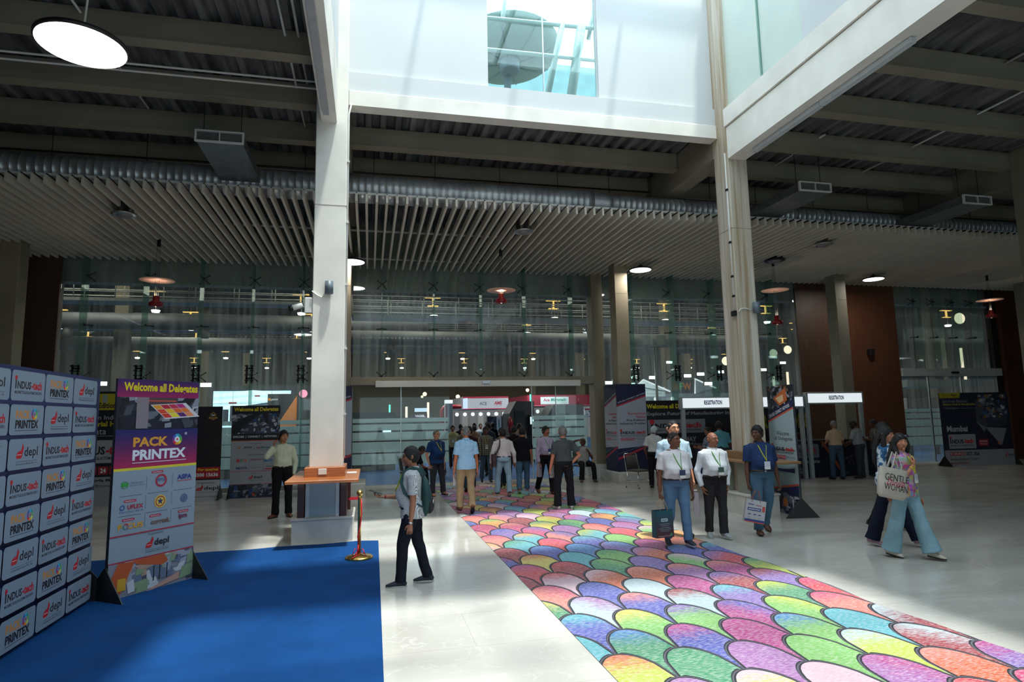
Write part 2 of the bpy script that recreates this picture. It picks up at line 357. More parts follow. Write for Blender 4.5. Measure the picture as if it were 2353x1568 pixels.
# outer walls that close the lobby
M_wall = mat('beige_wall', srgb(hexc('8a8373')), .7, var=.06, scale=1)
struct('wall_left', MB().box(-14.2, -14, -10, 19, 0, 8.1, M_wall)); struct('wall_right', MB().box(32, 32.2, -10, 19, 0, 8.1, M_wall))
struct('wall_front', MB().box(-14, 32, -10.2, -10, 0, .5, M_wall).box(-14, 32, -10.2, -10, 3.6, 8.1, M_wall).box(-14, -5, -10.2, -10, .5, 3.6, M_wall).box(19, 32, -10.2, -10, .5, 3.6, M_wall))
struct('window_7', MB().box(-5, 19, -10.12, -10.1, .5, 3.6, glass('tinted_front_glass', tint=(.55, .6, .6), haze=.03, gloss=.05)))
for n_, (sx_, sy_, lc, rt_) in enumerate(((24, 3.1, (7, -9.95, 2.05), (-PI/2, 0, 0)), (7.9, 15, (3.25, 3.6, 11.66), (0, 0, 0)))):
    l = bpy.data.lights.new('daylight_portal', 'AREA'); l.shape = 'RECTANGLE'; l.size = sx_; l.size_y = sy_; l.cycles.is_portal = True
    lo = bpy.data.objects.new('daylight_portal', l); C.objects.link(lo); lo.location = lc; lo.rotation_euler = rt_
struct('wall_back', MB().box(-30, 48, 19.5, 19.9, 5.97, 9.5, mat('olive_beige_wall', srgb(hexc('8f8b76')), .7, var=.1, scale=.7)))

# ---------------------------------------------------------------- wood cladding between the glazed bays
M_clad = mat('brown_wood_cladding', srgb(hexc('50382a')), .5, var=.2, scale=2.5, stretch=(9, 9, .5))
M_clad2 = mat('red_wood_cladding', srgb(hexc('5c3826')), .5, var=.2, scale=2.5, stretch=(9, 9, .5))
for i, (x0, x1, m) in enumerate(((-14, -9.35, M_clad2), (-9.15, -8.22, M_clad), (14.7, 16.55, M_clad), (16.75, 18.9, M_clad2), (23.75, 26, M_clad2), (26, 32, M_clad))):
    struct('wall_back', MB().box(x0, x1, 18.75, 19.0, 0, 8.05, m))
for x0, x1 in ((-9.35, -9.15), (16.55, 16.75), (23.45, 23.75)): struct('trim_3', MB().box(x0, x1, 18.9, 19, 0, 8.05, mat('dark_recess', (.012, .009, .007), .8)))  # slots between the panels, given a near-black colour

# ---------------------------------------------------------------- glass facade
M_fin2 = glass('clear_glass_fin', tint=(.86, .95, .91), haze=.03, gloss=.04)
def spider(x, y, z, arms, fine=True):
    mb = MB(); mb.lathe([(.03, -.06), (.035, 0), (.03, .06)], (x, y-.03, z), M_dark, 10, 'y')
    for dx, dz in arms: mb.tube([(x, y, z), (x+dx, y+.1, z+dz)], .012, M_dark, 6); mb.ball((x+dx, y+.1, z+dz), .022, M_dark, 8, 6)
    return mb
X4 = ((.13, .12), (-.13, .12), (.13, -.12), (-.13, -.12)); X2 = ((.14, 0), (-.14, 0))
def facade(n, xs, z0, z1, y, fins, finz0, brackets=False, lab=None, fm=None):
    g = struct('window_%d' % n, MB().box(xs[0], xs[1], y, y+.012, z0, z1, M_glass), lab)
    for x in fins:
        mb = MB(); b = .3 if not brackets else 0
        mb.prism([(x-.008, y-.02, finz0+(.25 if not brackets else 0)), (x-.008, y-.02, z1), (x-.008, y-.46, z1), (x-.008, y-.46, finz0+b+.25), (x-.008, y-.22, finz0)], (.016, 0, 0), fm or M_fin)
        mb.build('glass_fin', g)
        spider(x, y-.1, 5.98, X4).build('spider_clamp', g); spider(x, y-.1, 4.62, X2).build('spider_clamp', g); spider(x, y-.1, 3.2, X4).build('spider_clamp', g)
        if brackets:
            mb = MB()
            for dx in (-.07, .07):
                mb.box(x+dx-.02, x+dx+.02, y-.5, y-.44, 2.98, 3.5, M_dark)
                for z in (3.05, 3.2, 3.32, 3.45): mb.box(x+dx-.045, x+dx+.045, y-.53, y-.41, z, z+.03, M_dark)
            mb.box(x-.09, x+.09, y-.5, y-.44, 3.1, 3.14, M_dark); mb.box(x-.09, x+.09, y-.5, y-.44, 3.38, 3.42, M_dark); mb.build('fin_bracket', g)
    return g
YF = 18.8
fa = facade(3, (-8.2, -.95), .12, 8.0, YF, (-7.53, -6.03, -4.62, -3.26, -1.9), .1, True)
fc = facade(4, (-.5, 7.0), 3.17, 8.0, YF, (.34, 1.89, 3.33, 4.71, 6.24), 3.2)
fb = facade(5, (7.4, 14.7), .12, 8.0, YF, (8.3, 9.76, 11.26, 12.7, 13.5), .1, True)
fd = facade(6, (18.95, 23.45), 3.45, 8.0, YF+.3, (20.0, 20.9, 21.8, 22.7), 3.5, False, None, M_fin2)
M_door = glass('door_glass', haze=.02, gloss=.03)
def frost(x0, x1, y, par, bands=((.62, .93), (.97, 1.27), (1.31, 1.55), (1.6, 1.78), (1.83, 1.95))):
    mb = MB()
    for a, b in bands: mb.box(x0, x1, y, y+.004, a, b, M_frost)
    return mb.build('frosted_band', par)
frost(-8.1, -1.0, YF+.02, fa); frost(7.5, 14.6, YF+.02, fb)
for x0, x1 in ((-8.2, -.95), (7.4, 14.7)):
    struct('trim_4', MB().box(x0, x1, YF-.04, YF+.06, 0, .12, M_steel))
# portal with sliding doors
M_port = mat('bronze_painted_portal', srgb(hexc('8e8570')), .5, var=.08, scale=1)
struct('trim_5', MB().bbox(-.55, 7.05, YF-.25, YF+.15, 2.93, 3.16, M_port, .01))
for x0, x1 in ((-.95, -.55), (6.94, 7.32)): struct('trim_5', MB().bbox(x0, x1, YF-.3, YF+.2, .42 if x0 > 0 else 0, 8.0, M_port, .01))
struct('trim_5', MB().bbox(6.55, 7.35, YF-.55, YF+.3, 0, .42, M_stone, .01))
hd = MB().bbox(.17, 6.45, YF-.42, YF-.25, 2.86, 3.04, M_paint, .01).build('door_operator')
tag(hd, 'long cream sliding-door housing above the central entrance', 'door header')
MB().box(3.32, 3.55, YF-.47, YF-.42, 2.94, 3.03, M_steel).build('sensor', hd)
for i, (x0, x1) in enumerate(((-.5, .95), (.9, 2.35), (4.9, 6.0), (5.7, 6.75))):
    y = YF-.18+(.07 if i in (0, 3) else 0); d = struct('door_%d' % (i+1), MB().box(x0, x1, y, y+.012, .02, 2.88, M_door))
    frost(x0+.03, x1-.03, y+.015, d); MB().box(x0, x0+.02, y-.01, y+.02, .02, 2.88, M_steel).build('edge_rail', d)
# right-hand entrance
hd2 = MB().bbox(18.92, 23.5, YF-.1, YF+.25, 3.14, 3.42, mat('white_header', srgb(hexc('b9beba')), .5), .01).build('door_operator')
tag(hd2, 'white sliding-door header over the entrance behind the Mumbai banner', 'door header'); MB().box(21.1, 21.4, YF-.16, YF-.1, 3.22, 3.3, M_dark).build('sensor', hd2)
for i, (x0, x1) in enumerate(((18.95, 20.2), (20.2, 21.7), (21.7, 23.45))):
    d = struct('door_%d' % (i+5), MB().box(x0, x1, YF+.1, YF+.112, .02, 3.14, M_glass)); frost(x0+.02, x1-.02, YF+.115, d); MB().box(x0, x0+.04, YF+.08, YF+.13, .02, 3.14, M_steel).build('edge_rail', d)

# ---------------------------------------------------------------- slatted ceiling: every slat a board of its own
M_slat = mat('beige_metal_slat', srgb(hexc('d6cfbf')), .5, var=.05, scale=.8)
mb = MB(); mb.bbox(-.026, .026, 12.8, 18.72, 6.45, 6.62, M_slat, .004); mb.box(-.012, .012, 12.86, 18.6, 6.62, 6.66, M_dark)
s0 = mb.build('ceiling_slat')
tag(s0, 'beige slat of the long row hung below the roof duct before the glass facade', 'slat', 'ceiling slats')
x = -10.2; k = 0
while x < 25.6:
    if k: s = s0.copy(); C.objects.link(s)
    else: s = s0
    s.location = (x, 0, 0); x += .2105; k += 1

for i, y in enumerate((12.95, 15.6, 18.4)):
    o = MB().box(-10.3, 25.7, y, y+.04, 6.66, 6.70, M_track).build('slat_rail'); tag(o, ['white rail hooked over the front ends of the ceiling slats', 'white rail across the middle of the ceiling slats', 'white rail over the far ends of the ceiling slats'][i], 'rail')

# ---------------------------------------------------------------- spiral duct, its grille boxes, hangers, pipes
M_duct = mat('spiral_galvanised_duct', (.50, .52, .54), .40, .7, var=.2, scale=2.5)
def spiral(x0, x1, r, yc, zc, par, nm='duct_pipe'):
    prof = [(0.01, 0)]; x = 0; L = x1-x0
    while x < L: prof += [(r, x), (r, x+.132), (r+.004, x+.136), (r+.004, x+.141)]; x += .145
    prof += [(r, L), (.01, L)]
    return MB().lathe(prof, (x0, yc, zc), M_duct, 28, 'x').build(nm, par)
dt = thing('spiral_duct', 'long round galvanised air duct hung along the front of the slatted ceiling', 'duct', (0, 13.45, 6.95))
spiral(-13, 5.0, .30, 0, 0, dt); MB().lathe([(.3, 0), (.3, .1), (.24, .5), (.24, .6)], (5.0, 0, 0), M_duct, 28, 'x').build('reducer', dt)
spiral(5.6, 10.6, .24, 0, 0, dt); spiral(10.6, 24.5, .22, 0, 0, dt)
for (x0, x1, zt, lab) in ((-3.02, -2.25, 7.04, 'grey duct box with a louvred end, left of the nearest cream column'), (9.2, 9.98, 6.95, 'grey duct box with a louvred end, right of the rust-streaked column'), (13.66, 14.45, 6.93, 'grey duct box with a louvred end, farthest right')):
    t = thing('air_outlet', lab, 'air duct', (x0, 11.3, zt-.19))
    w_ = x1-x0; MB().bbox(0, w_, .03, 1.9, 0, .19, mat('grey_duct_sheet', (.16, .17, .18), .45, .5, var=.15, scale=3), .005).build('duct_box', t)
    mb = MB()
    for a, b, c, d in ((-.02, w_+.02, -.01, .015), (-.02, w_+.02, .18, .205), (-.02, .01, .015, .18), (w_-.01, w_+.02, .015, .18), (w_/2-.008, w_/2+.008, .015, .18)): mb.box(a, b, -.02, .03, c, d, M_track)
    mb.build('grille_frame', t); mb = MB()
    for i in range(7): mb.box(.01, w_-.01, 0, .025, .025+i*.022, .032+i*.022, mat('grille_grey', (.25, .25, .25), .5))
    mb.box(.01, w_-.01, .026, .03, .015, .18, M_black); mb.build('louvre', t)
MBW = lambda p, r=.006, m=None: MB().tube(p, r, m or M_dark, 5)
for i, x in enumerate([-11.3, -9.6, -7.9, -6.2, -4.5, -2.7, -1.4, .05, 1.4, 2.9, 4.3, 5.6, 6.7, 8.3, 9.6, 11.3, 13, 14.7, 16.4, 18.1, 19.8]):
    o = MBW([(x, 13.45, 8.06), (x, 13.45, 7.25)], .008).build('duct_hanger'); tag(o, 'thin dark rod hanging the round duct from the roof', 'hanger rod', 'duct hangers')
for i, x in enumerate([-2.95, -2.32, 9.27, 9.9, 13.75, 14.35]):
    o = MBW([(x, 11.5, 8.06), (x, 11.5, 7.02 if x < 0 else 6.94)], .008).build('outlet_hanger'); tag(o, 'thin dark rod holding up a louvred duct box', 'hanger rod', 'duct box hangers')
for i, (y, z, x0, x1) in enumerate(((10.5, 7.72, -14, -.95), (10.62, 7.66, -14, -.95), (14.1, 7.6, -14, 7), (14.2, 7.5, 7.5, 30))):
    o = MB().tube([(x0, y, z), (x1, y, z)], .018, M_track if i < 2 else M_dark, 8).build('ceiling_pipe'); tag(o, ['upper of two pale pipes under the left roof', 'lower of two pale pipes under the left roof', 'dark pipe behind the cream cross beam', 'dark pipe under the right roof'][i], 'pipe')
for i, (x, y0, y1) in enumerate(((-1.15, 6, 11), (-1.35, 8.5, 13), (-4.2, 9, 12.5), (12.2, 8, 13.2), (10.9, 4, 8), (9.7, 11, 13))):
    o = MB().tube([(x, y0, 7.95), (x, y1, 7.95)], .02, M_track, 6).build('conduit'); tag(o, 'pale conduit running under the corrugated roof deck', 'conduit', 'roof conduits')

# ---------------------------------------------------------------- lamps
G_disc = glow('warm_white_diffuser', (1, .96, .9), 3.0)
for i, (x, y, z, d) in enumerate(((-3.09, 7.15, 6.0, .88), (-.5, 17.1, 6.22, .70), (7.95, 16.9, 6.25, .66), (16.35, 16.95, 6.25, .66))):
    t = thing('disc_pendant', ['large round disc lamp hung over the left banners', 'round disc lamp half hidden by the cream column', 'round disc lamp under the slats left of the rust-streaked column', 'round disc lamp under the slats above the registration desks'][i], 'ceiling lamp', (x, y, z), 0, 'disc lamps')
    MB().lathe([(d/2-.02, .005), (d/2, .02), (d/2, .05), (.1, .08), (.08, .14)], (0, 0, 0), M_black, 40).build('housing', t)
    MB().lathe([(.01, 0), (d/2-.018, 0), (d/2-.018, .006), (.01, .006)], (0, 0, 0), G_disc, 40).build('diffuser', t)
    MB().tube([(0, 0, .14), (.02, .0, .5), (.06, 0, 1.3), (.05, 0, 2.0)] if i == 0 else [(0, 0, .12), (0, 0, .4)], .012, M_track if i == 0 else M_dark, 8).build('cable', t)
    l = bpy.data.lights.new('disc_light', 'AREA'); l.shape = 'DISK'; l.size = d*.9; l.energy = 24; l.color = (1, .94, .85)
    lo = bpy.data.objects.new('disc_light', l); C.objects.link(lo); lo.parent = t; lo.location = (0, 0, -.01)
M_pink = mat('salmon_disc', srgb(hexc('d8a890')), .45, var=.03, emit=.05); M_red = mat('red_lamp_shell', srgb(hexc('8c1420')), .35)  # disc is only a reflector; its faint emission stands in for lamplight on it
G_red = glow('warm_lamp', (1, .72, .5), 2.2)
for i, (x, y, zd, zl) in enumerate(((-5.13, 16.48, 5.43, 4.82), (3.45, 16.05, 5.33, 5.03), (11.82, 15.94, 5.55, 4.56), (20.7, 16.63, 5.6, 5.03))):
    t = thing('pendant_lamp', ['salmon disc and red lamp hung in front of the left glazing', 'salmon disc and red lamp hung over the central entrance', 'salmon disc and red lamp hung right of the rust-streaked column', 'salmon disc and red lamp hung by the right-hand entrance'][i], 'pendant lamp', (x, y, zl), 0, 'pendant lamps')
    MB().lathe([(.02, zd-zl+.03), (.39, zd-zl), (.39, zd-zl-.008), (.02, zd-zl-.012)], (0, 0, 0), M_pink, 40).build('reflector_disc', t)
    MB().lathe([(.06, .16), (.075, .15), (.07, .05), (.15, .0), (.16, -.03), (.16, -.09), (.1, -.1)], (0, 0, .05), M_red, 28).build('lamp_shell', t)
    MB().lathe([(.02, -.11), (.1, -.1), (.15, -.06), (.02, -.055)], (0, 0, .06), G_red, 24).build('bulb_glass', t)
    l = bpy.data.lights.new('uplight', 'AREA'); l.shape = 'DISK'; l.size = .1; l.energy = 1.6; l.color = (1, .8, .62); lo = bpy.data.objects.new('uplight', l); C.objects.link(lo); lo.parent = t; lo.location = (0, 0, .23); lo.rotation_euler = (PI, 0, 0)
    mb = MB()
    for dx in (-.04, 0, .04): mb.tube([(dx, 0, .2), (dx, 0, 6.5-zl)], .004, M_dark, 5)
    mb.build('cable', t); MB().lathe([(.03, 6.28-zl), (.04, 6.3-zl), (.04, 6.46-zl), (.02, 6.47-zl)], (0, 0, 0), M_dark, 12).build('ceiling_rose', t)
for i, (x, y, z, r) in enumerate(((-5.12, 14.18, 6.33, .24), (3.58, 13.96, 6.33, .24), (11.88, 13.87, 6.36, .24), (11.75, 15.76, 6.4, .3))):
    t = thing('air_diffuser', ['round grey air nozzle among the slats at left', 'round grey air nozzle among the slats above the entrance', 'round grey air nozzle in the slats right of the rust-streaked column', 'flat dark speaker plate in the slats above the red lamp'][i], 'air diffuser', (x, y, z))
    MB().lathe([(r*.8, .35), (r*.8, .04), (r, .02), (r, 0), (r*.8, -.01)], (0, 0, 0), M_steel if i < 3 else M_dark, 28).build('collar', t)
    MB().lathe([(.02, -.05), (r*.3, -.05), (r*.62, 0), (r*.62, .02), (.02, .02)], (0, 0, -.01), mat('dull_grey', (.25, .25, .25), .5, .4), 24).build('cone', t)
# linear lamps under the atrium edge beams
t = thing('linear_lamp', 'long strip lamp under the left atrium beam, lit at its near end', 'strip lamp', (-.76, 5.0, 7.03)); MB().box(-.05, .05, 2.3, 5.3, 0, .065, mat('grey_strip', (.4, .41, .42), .5)).build('unlit_tube', t); MB().box(-.05, .05, -3, 2.29, 0, .065, glow('amber_strip', (1, .72, .42), .6)).build('lit_tube', t)
t = thing('linear_lamp', 'long grey strip lamp, unlit, under the right atrium beam', 'strip lamp', (7.3, 6.5, 6.96)); MB().bbox(-.05, .05, 0, 1.8, 0, .085, mat('pale_strip', (.55, .6, .62), .4), .01).build('tube', t); MB().bbox(-.05, .05, 1.81, 3.65, 0, .085, mat('pale_strip'), .01).build('tube', t)
# speakers, camera, conduits on the columns
M_gun = mat('slate_grey_shell', srgb(hexc('5f6b74')), .45)
for i, (x, y, z) in enumerate(((-.68, 10.62, 4.03), (7.42, 10.60, 3.86))):
    t = thing('column_lamp', ['grey cylinder lamp on the cream column above the counter', 'grey cylinder lamp on the rust-streaked column'][i], 'wall lamp', (x, y, z))
    MB().lathe([(.01, 0), (.07, 0), (.07, .21), (.01, .21)], (0, 0, 0), M_gun, 20).build('shell', t)
    MB().box(-.03, .03, .03, .08, .06, .14, M_gun).build('bracket', t)
    MB().tube([(-.05, .05, .05), (-.12, .065, -.06), (-.2, .065, -.02), (-.28, .065, .05)] if i == 0 else [(-.06, .05, .06), (-.2, .07, .1), (-.3, .07, .09), (-.36, .065, .02)], .012, M_track, 8).build('cable', t)
for i, (x, z, ry) in enumerate(((16.0, 3.9, 0), (24.2, 3.9, 0))):
    t = thing('wall_lamp', ['dark box lamp on the red wood wall right of the registration desks', 'dark box lamp on the wood wall at the right edge'][i], 'wall lamp', (x+1.6, 18.7, z)); MB().bbox(-.1, .1, -.12, .05, 0, .22, M_black, .01).build('shell', t); MB().box(-.05, .05, .02, .06, .05, .17, M_dark).build('bracket', t)
t = thing('security_camera', 'white security camera on the left side of the cream column', 'camera', (-.98, 10.78, 3.72))
MB().bbox(-.1, .03, -.06, .06, 0, .26, M_track, .012).build('mount_box', t); MB().tube([(-.08, 0, .1), (-.16, -.02, .11)], .015, M_track, 8).build('arm', t)
MB().tube([(-.14, -.02, .13), (-.3, -.08, .06)], [.045, .05], M_track, 14).build('housing', t); MB().tube([(-.29, -.076, .064), (-.33, -.09, .046)], [.052, .05], M_black, 14).build('lens_hood', t)
t = MB().tube([(-.4, 10.74, 1.3), (-.4, 10.74, 7.3), (-.36, 10.8, 7.55)], .014, M_track, 8)
for z in (2, 3.1, 4.2, 5.3, 6.4): t.box(-.42, -.375, 10.70, 10.76, z, z+.03, M_track)
tag(t.build('conduit'), 'thin white conduit up the right edge of the cream column', 'conduit')
t = MB().tube([(7.05, 10.78, 3.9), (7.05, 10.78, 7.2)], .014, M_track, 8)
for z in (4.2, 4.6, 5.3, 6.4): t.box(7.03, 7.06, 10.75, 10.81, z, z+.04, M_dark)
t.box(7.0, 7.06, 10.72, 10.84, 3.82, 3.92, M_dark); tag(t.build('conduit'), 'white conduit with dark clips down the rust-streaked column', 'conduit')

# ---------------------------------------------------------------- outside, behind the clerestory window
def at(px, py, Y):
    d = _f*F_PX+_r2*(px-1176.5)-_u2*(py-784); return Vector((d.x*Y/d.y, Y, EYE+d.z*Y/d.y))
t = thing('satellite_dish', 'large pale satellite dish on the roof behind the clerestory glass', 'satellite dish', at(1168, 118, 14.2))
prof = [(.02, -.37), (.5, -.33), (.9, -.22), (1.15, -.08), (1.3, .02), (1.3, .05), (1.1, -.03), (.9, -.13), (.5, -.25), (.02, -.28)]
M_dish = mat('dish_grey', srgb(hexc('8a9892')), .6, var=.05)
R_ = (math.radians(-9), 0, math.radians(6))
MB().lathe(prof, (0, 0, 0), M_dish, 40).build('reflector', t, rot=R_)
mb = MB()
for i in range(8): q = i*PI/4+.3; mb.tube([(.25*math.cos(q), .25*math.sin(q), -.38), (.9*math.cos(q), .9*math.sin(q), -.24), (1.29*math.cos(q), 1.29*math.sin(q), .0)], .016, M_gun, 6)
mb.build('rib', t, rot=R_); MB().lathe([(.2, -.62), (.24, -.6), (.26, -.4), (.3, -.34)], (0, 0, 0), M_gun, 16).build('hub', t, rot=R_)
MB().tube([(0, .1, -.6), (.0, .5, -2.6)], .09, M_gun, 12).build('post', t)
MB().tube([(0, 0, -.3), (0, 0, .9)], .02, M_gun, 8).build('feed_arm', t, rot=R_)
for i, (p, q, r) in enumerate((((1100, 40), (1400, 68), .06), ((1100, 112), (1400, 142), .055), ((1165, -40), (1155, 42), .05), ((1312, -40), (1255, 235), .07), ((1350, -40), (1310, 240), .11), ((1376, -40), (1352, 90), .05))):
    o = MB().tube([at(p[0], p[1], 12.5), at(q[0], q[1], 12.6)], r, M_sky, 4).build('roof_frame'); tag(o, 'pale steel member of the roof frame behind the clerestory glass', 'steel beam', 'roof frame members')
M_tarp = mat('blue_grey_roof_sheet', srgb(hexc('7f9aa2')), .7, var=.1, scale=2)
struct('wall_back', MB().box(-6, 14, 24, 24.2, 8.3, at(1300, 150, 24).z, M_tarp))
# ================================================================ FLOOR COVERINGS
def carpet_rainbow():
    X0, X1, Y0, Y1, W, S = 1.76, 4.95, 2.2, 17.9, .54, .53
    edge = lambda y: X1+.035*math.sin(y*2.1)+.02*math.sin(y*5.3+1)
    M_base = mat('carpet_grey_lines', srgb(hexc('55555e')), .7, var=.1); M_out = flat(hexc('23232b'), .7)
    m = bpy.data.materials.new('printed_scale_colours'); m.use_nodes = True; nt = m.node_tree; N = nt.nodes; L = nt.links; b = N['Principled BSDF']; b.inputs['Roughness'].default_value = .6
    a1 = N.new('ShaderNodeAttribute'); a1.attribute_name = 'ca'; a2 = N.new('ShaderNodeAttribute'); a2.attribute_name = 'cb'; a3 = N.new('ShaderNodeAttribute'); a3.attribute_name = 'gr'
    tc = N.new('ShaderNodeTexCoord'); mp = N.new('ShaderNodeMapping'); mp.inputs['Scale'].default_value = (1, 4.5, 1); mp.inputs['Rotation'].default_value = (0, 0, .5); L.new(tc.outputs['Object'], mp.inputs[0])
    n = N.new('ShaderNodeTexNoise'); n.inputs['Scale'].default_value = 9; n.inputs['Detail'].default_value = 5; n.inputs['Distortion'].default_value = .6; L.new(mp.outputs[0], n.inputs[0])
    ad = N.new('ShaderNodeMath'); ad.operation = 'MULTIPLY_ADD'; ad.inputs[1].default_value = 2.6; L.new(n.outputs[0], ad.inputs[0])
    sb = N.new('ShaderNodeMath'); sb.operation = 'ADD'; sb.inputs[1].default_value = -1.3; L.new(a3.outputs['Fac'], sb.inputs[0]); L.new(sb.outputs[0], ad.inputs[2]); ad.use_clamp = True
    mx = N.new('ShaderNodeMix'); mx.data_type = 'RGBA'; L.new(ad.outputs[0], mx.inputs[0]); L.new(a1.outputs['Color'], mx.inputs[6]); L.new(a2.outputs['Color'], mx.inputs[7])
    n2 = N.new('ShaderNodeTexNoise'); n2.inputs['Scale'].default_value = 22; n2.inputs['Detail'].default_value = 3; L.new(mp.outputs[0], n2.inputs[0])
    mr = N.new('ShaderNodeMapRange'); mr.inputs[1].default_value = .42; mr.inputs[2].default_value = .7; mr.inputs[3].default_value = 0; mr.inputs[4].default_value = .4; L.new(n2.outputs[0], mr.inputs[0])
    m2 = N.new('ShaderNodeMix'); m2.data_type = 'RGBA'; m2.inputs[7].default_value = (.8, .74, .74, 1); L.new(mr.outputs[0], m2.inputs[0]); L.new(mx.outputs[2], m2.inputs[6])
    L.new(m2.outputs[2], b.inputs['Base Color'])
    pal = [hexc(h) for h in ('e03a48', 'd8407a', 'c03a90', '8a6ac0', '4a5ac0', '3a8ad0', '58c0d0', '40a070', '80c860', 'c8d848', 'ecd860', 'f0a848', 'e06838', 'f0c8d8', 'c8e0e8', 'b070b8', 'a82838', 'f08878')]
    pal = [tuple(x*.88+.01 for x in q) for q in pal]
    vs = []; fs = []; mi = []; ca = []; cb = []; gr = []
    def clip(poly):
        for ax, sgn, lim in ((0, 1, X0), (1, 1, Y0), (1, -1, Y1), (0, -1, None)):
            out = []; n_ = len(poly)
            d = (lambda p: (p[ax]-lim)*sgn) if lim is not None else (lambda p: edge(p[1])-p[0])
            for i in range(n_):
                p, q = poly[i], poly[(i+1) % n_]; a, b_ = d(p), d(q)
                if a >= 0: out.append(p)
                if (a >= 0) != (b_ >= 0): t = a/(a-b_); out.append((p[0]+(q[0]-p[0])*t, p[1]+(q[1]-p[1])*t))
            poly = out
            if len(poly) < 3: return None
        return poly
    def put(poly, z, m_, A, B, c, ax):
        poly = clip(poly)
        if not poly: return
        k = len(vs); vs.extend((p[0], p[1], z) for p in poly); fs.append(list(range(k, k+len(poly)))); mi.append(m_)
        for p in poly: ca.append(A+(1,)); cb.append(B+(1,)); gr.append(.5+(p[0]-c[0])*ax[0]+(p[1]-c[1])*ax[1])
    h = lambda t: 1-math.sqrt(max(0, 1-t*t))
    rnd = random.Random(11)
    for r in range(-1, 32):
        for q in range(-1, 8):
            ax_, ay = 1.94+q*W+(r % 2)*W/2, 4.91-5*S+(r-1)*S
            c = (ax_, ay-.45*S)
            def full(d):
                wd = W/2-d; top = []; bot = []
                for i in range(15): t = -1+2*i/14; top.append((ax_+t*wd, ay-d-(S-d)*h(t)))
                # below: the caps of the two nearer neighbours, apexes at ax_ +- W/2, ay-S
                for i in range(1, 16):
                    x = ax_+wd*(1-2*i/16); bot.append((x, ay-S-S*h(min(1, (W/2-abs(x-ax_))/(W/2)))+d))
                return top+bot
            put(full(.008), .0045, 1, (0, 0, 0), (0, 0, 0), c, (0, 0))
            i1 = rnd.randrange(len(pal)); i2 = (i1+rnd.choice((1, 2, -2, 3, 5)))%len(pal) if rnd.random() < .75 else i1
            an = rnd.choice((PI/2, PI/2, -PI/2, .6, 2.4)); g_ = 3.0
            put(full(.024), .0052, 2, tuple(x*.78 for x in srgb(pal[i1])), tuple(x*.78 for x in srgb(pal[i2])), c, (g_*math.cos(an), g_*math.sin(an)))
    me = bpy.data.meshes.new('scale_carpet'); nb = 60
    bv = [(X0, Y0, .004), (X0, Y1, .004)]+[(edge(Y1-(Y1-Y0)*i/nb), Y1-(Y1-Y0)*i/nb, .004) for i in range(nb+1)]
    k = len(vs); vs += bv; fs.append(list(range(k+len(bv)-1, k-1, -1))[::1]); mi.append(0)
    for _ in bv: ca.append((0, 0, 0, 1)); cb.append((0, 0, 0, 1)); gr.append(0.)
    # thin visible thickness along the edges
    for i in range(len(bv)):
        p, q = bv[i], bv[(i+1) % len(bv)]; k = len(vs); vs.extend([p, q, (q[0], q[1], 0), (p[0], p[1], 0)]); fs.append([k, k+1, k+2, k+3]); mi.append(0)
        for _ in range(4): ca.append((0, 0, 0, 1)); cb.append((0, 0, 0, 1)); gr.append(0.)
    me.from_pydata(vs, [], fs)
    for q in (M_base, M_out, m): me.materials.append(q)
    me.polygons.foreach_set('material_index', mi)
    for nm, d in (('ca', ca), ('cb', cb)):
        at = me.attributes.new(nm, 'FLOAT_COLOR', 'POINT'); at.data.foreach_set('color', [x for c in d for x in c])
    at = me.attributes.new('gr', 'FLOAT', 'POINT'); at.data.foreach_set('value', gr)
    o = bpy.data.objects.new('scale_pattern_carpet', me); C.objects.link(o)
    tag(o, 'long carpet of multicoloured fish-scale print leading to the entrance', 'carpet')
carpet_rainbow()
M_bc = mat('royal_blue_carpet', srgb(hexc('13427a')), .92, var=.10, scale=2.2, bump=.6, bscale=260, spec=.1)
ys = 10.42
pts = [(-6.5, 1.5), (.10, 1.5), (.13, 6), (.16, 10.35)]+[(.16-i*.3, ys-.02*i+.03*math.sin(i*1.7)) for i in range(1, 12)]+[(-6.5, 9.9)]
mb = MB().prism([(a, b, 0) for a, b in pts], (0, 0, .006), M_bc)
tag(mb.build('blue_carpet'), 'bright royal blue carpet in front of the logo wall', 'carpet')

# ================================================================ COUNTERS ROUND THE COLUMNS
def counter(x0, x1, y0, y1, cx0, cx1, lab, lab2, M_wood=M_wood, M_dwood=M_dwood, gl='9fb2b8'):
    g = struct('column_plinth', MB().bbox(x0, x1, y0, y1, 0, .36, M_stone, .01).bbox(x0-.02, x1+.02, y0-.02, y1+.02, .36, .4, M_stone, .012), None)
    t = thing('column_counter', lab, 'counter', (x0, y0, .4)); W = x1-x0; D = y1-y0
    MB().bbox(-.05, W+.09, -.57, D+.5, .575, .62, M_wood, .008).build('worktop', t)
    for a in (.08, W-.20): MB().bbox(a, a+.1, .0, .45, 0, .575, M_dwood, .006).build('side_panel', t)
    for a in (.20, W-.27): MB().box(a, a+.055, .02, .06, 0, .575, M_blue).build('glass_clamp', t)
    MB().box(.255, W-.27, .03, .045, 0, .575, mat('frosted_counter_glass_'+gl, srgb(hexc(gl)), .3, var=.03)).build('front_panel', t)
    MB().box(.06, W-.06, D-.3, D-.05, 0, .575, M_dwood).build('back_panel', t)
    MB().bbox(cx0-x0-.05, cx1-x0+.05, .02, D-.1, .62, .77, M_wood, .006).build('column_box', t)
    MB().bbox((W/2)-.08, (W/2)+.05, -.0, .02, .66, .75, M_track, .005).build('switch_plate', t)
    return t
counter(-1.17, -.24, 10.44, 11.45, -.95, -.42, 'orange wooden counter round the cream column beside the brass post', 0)
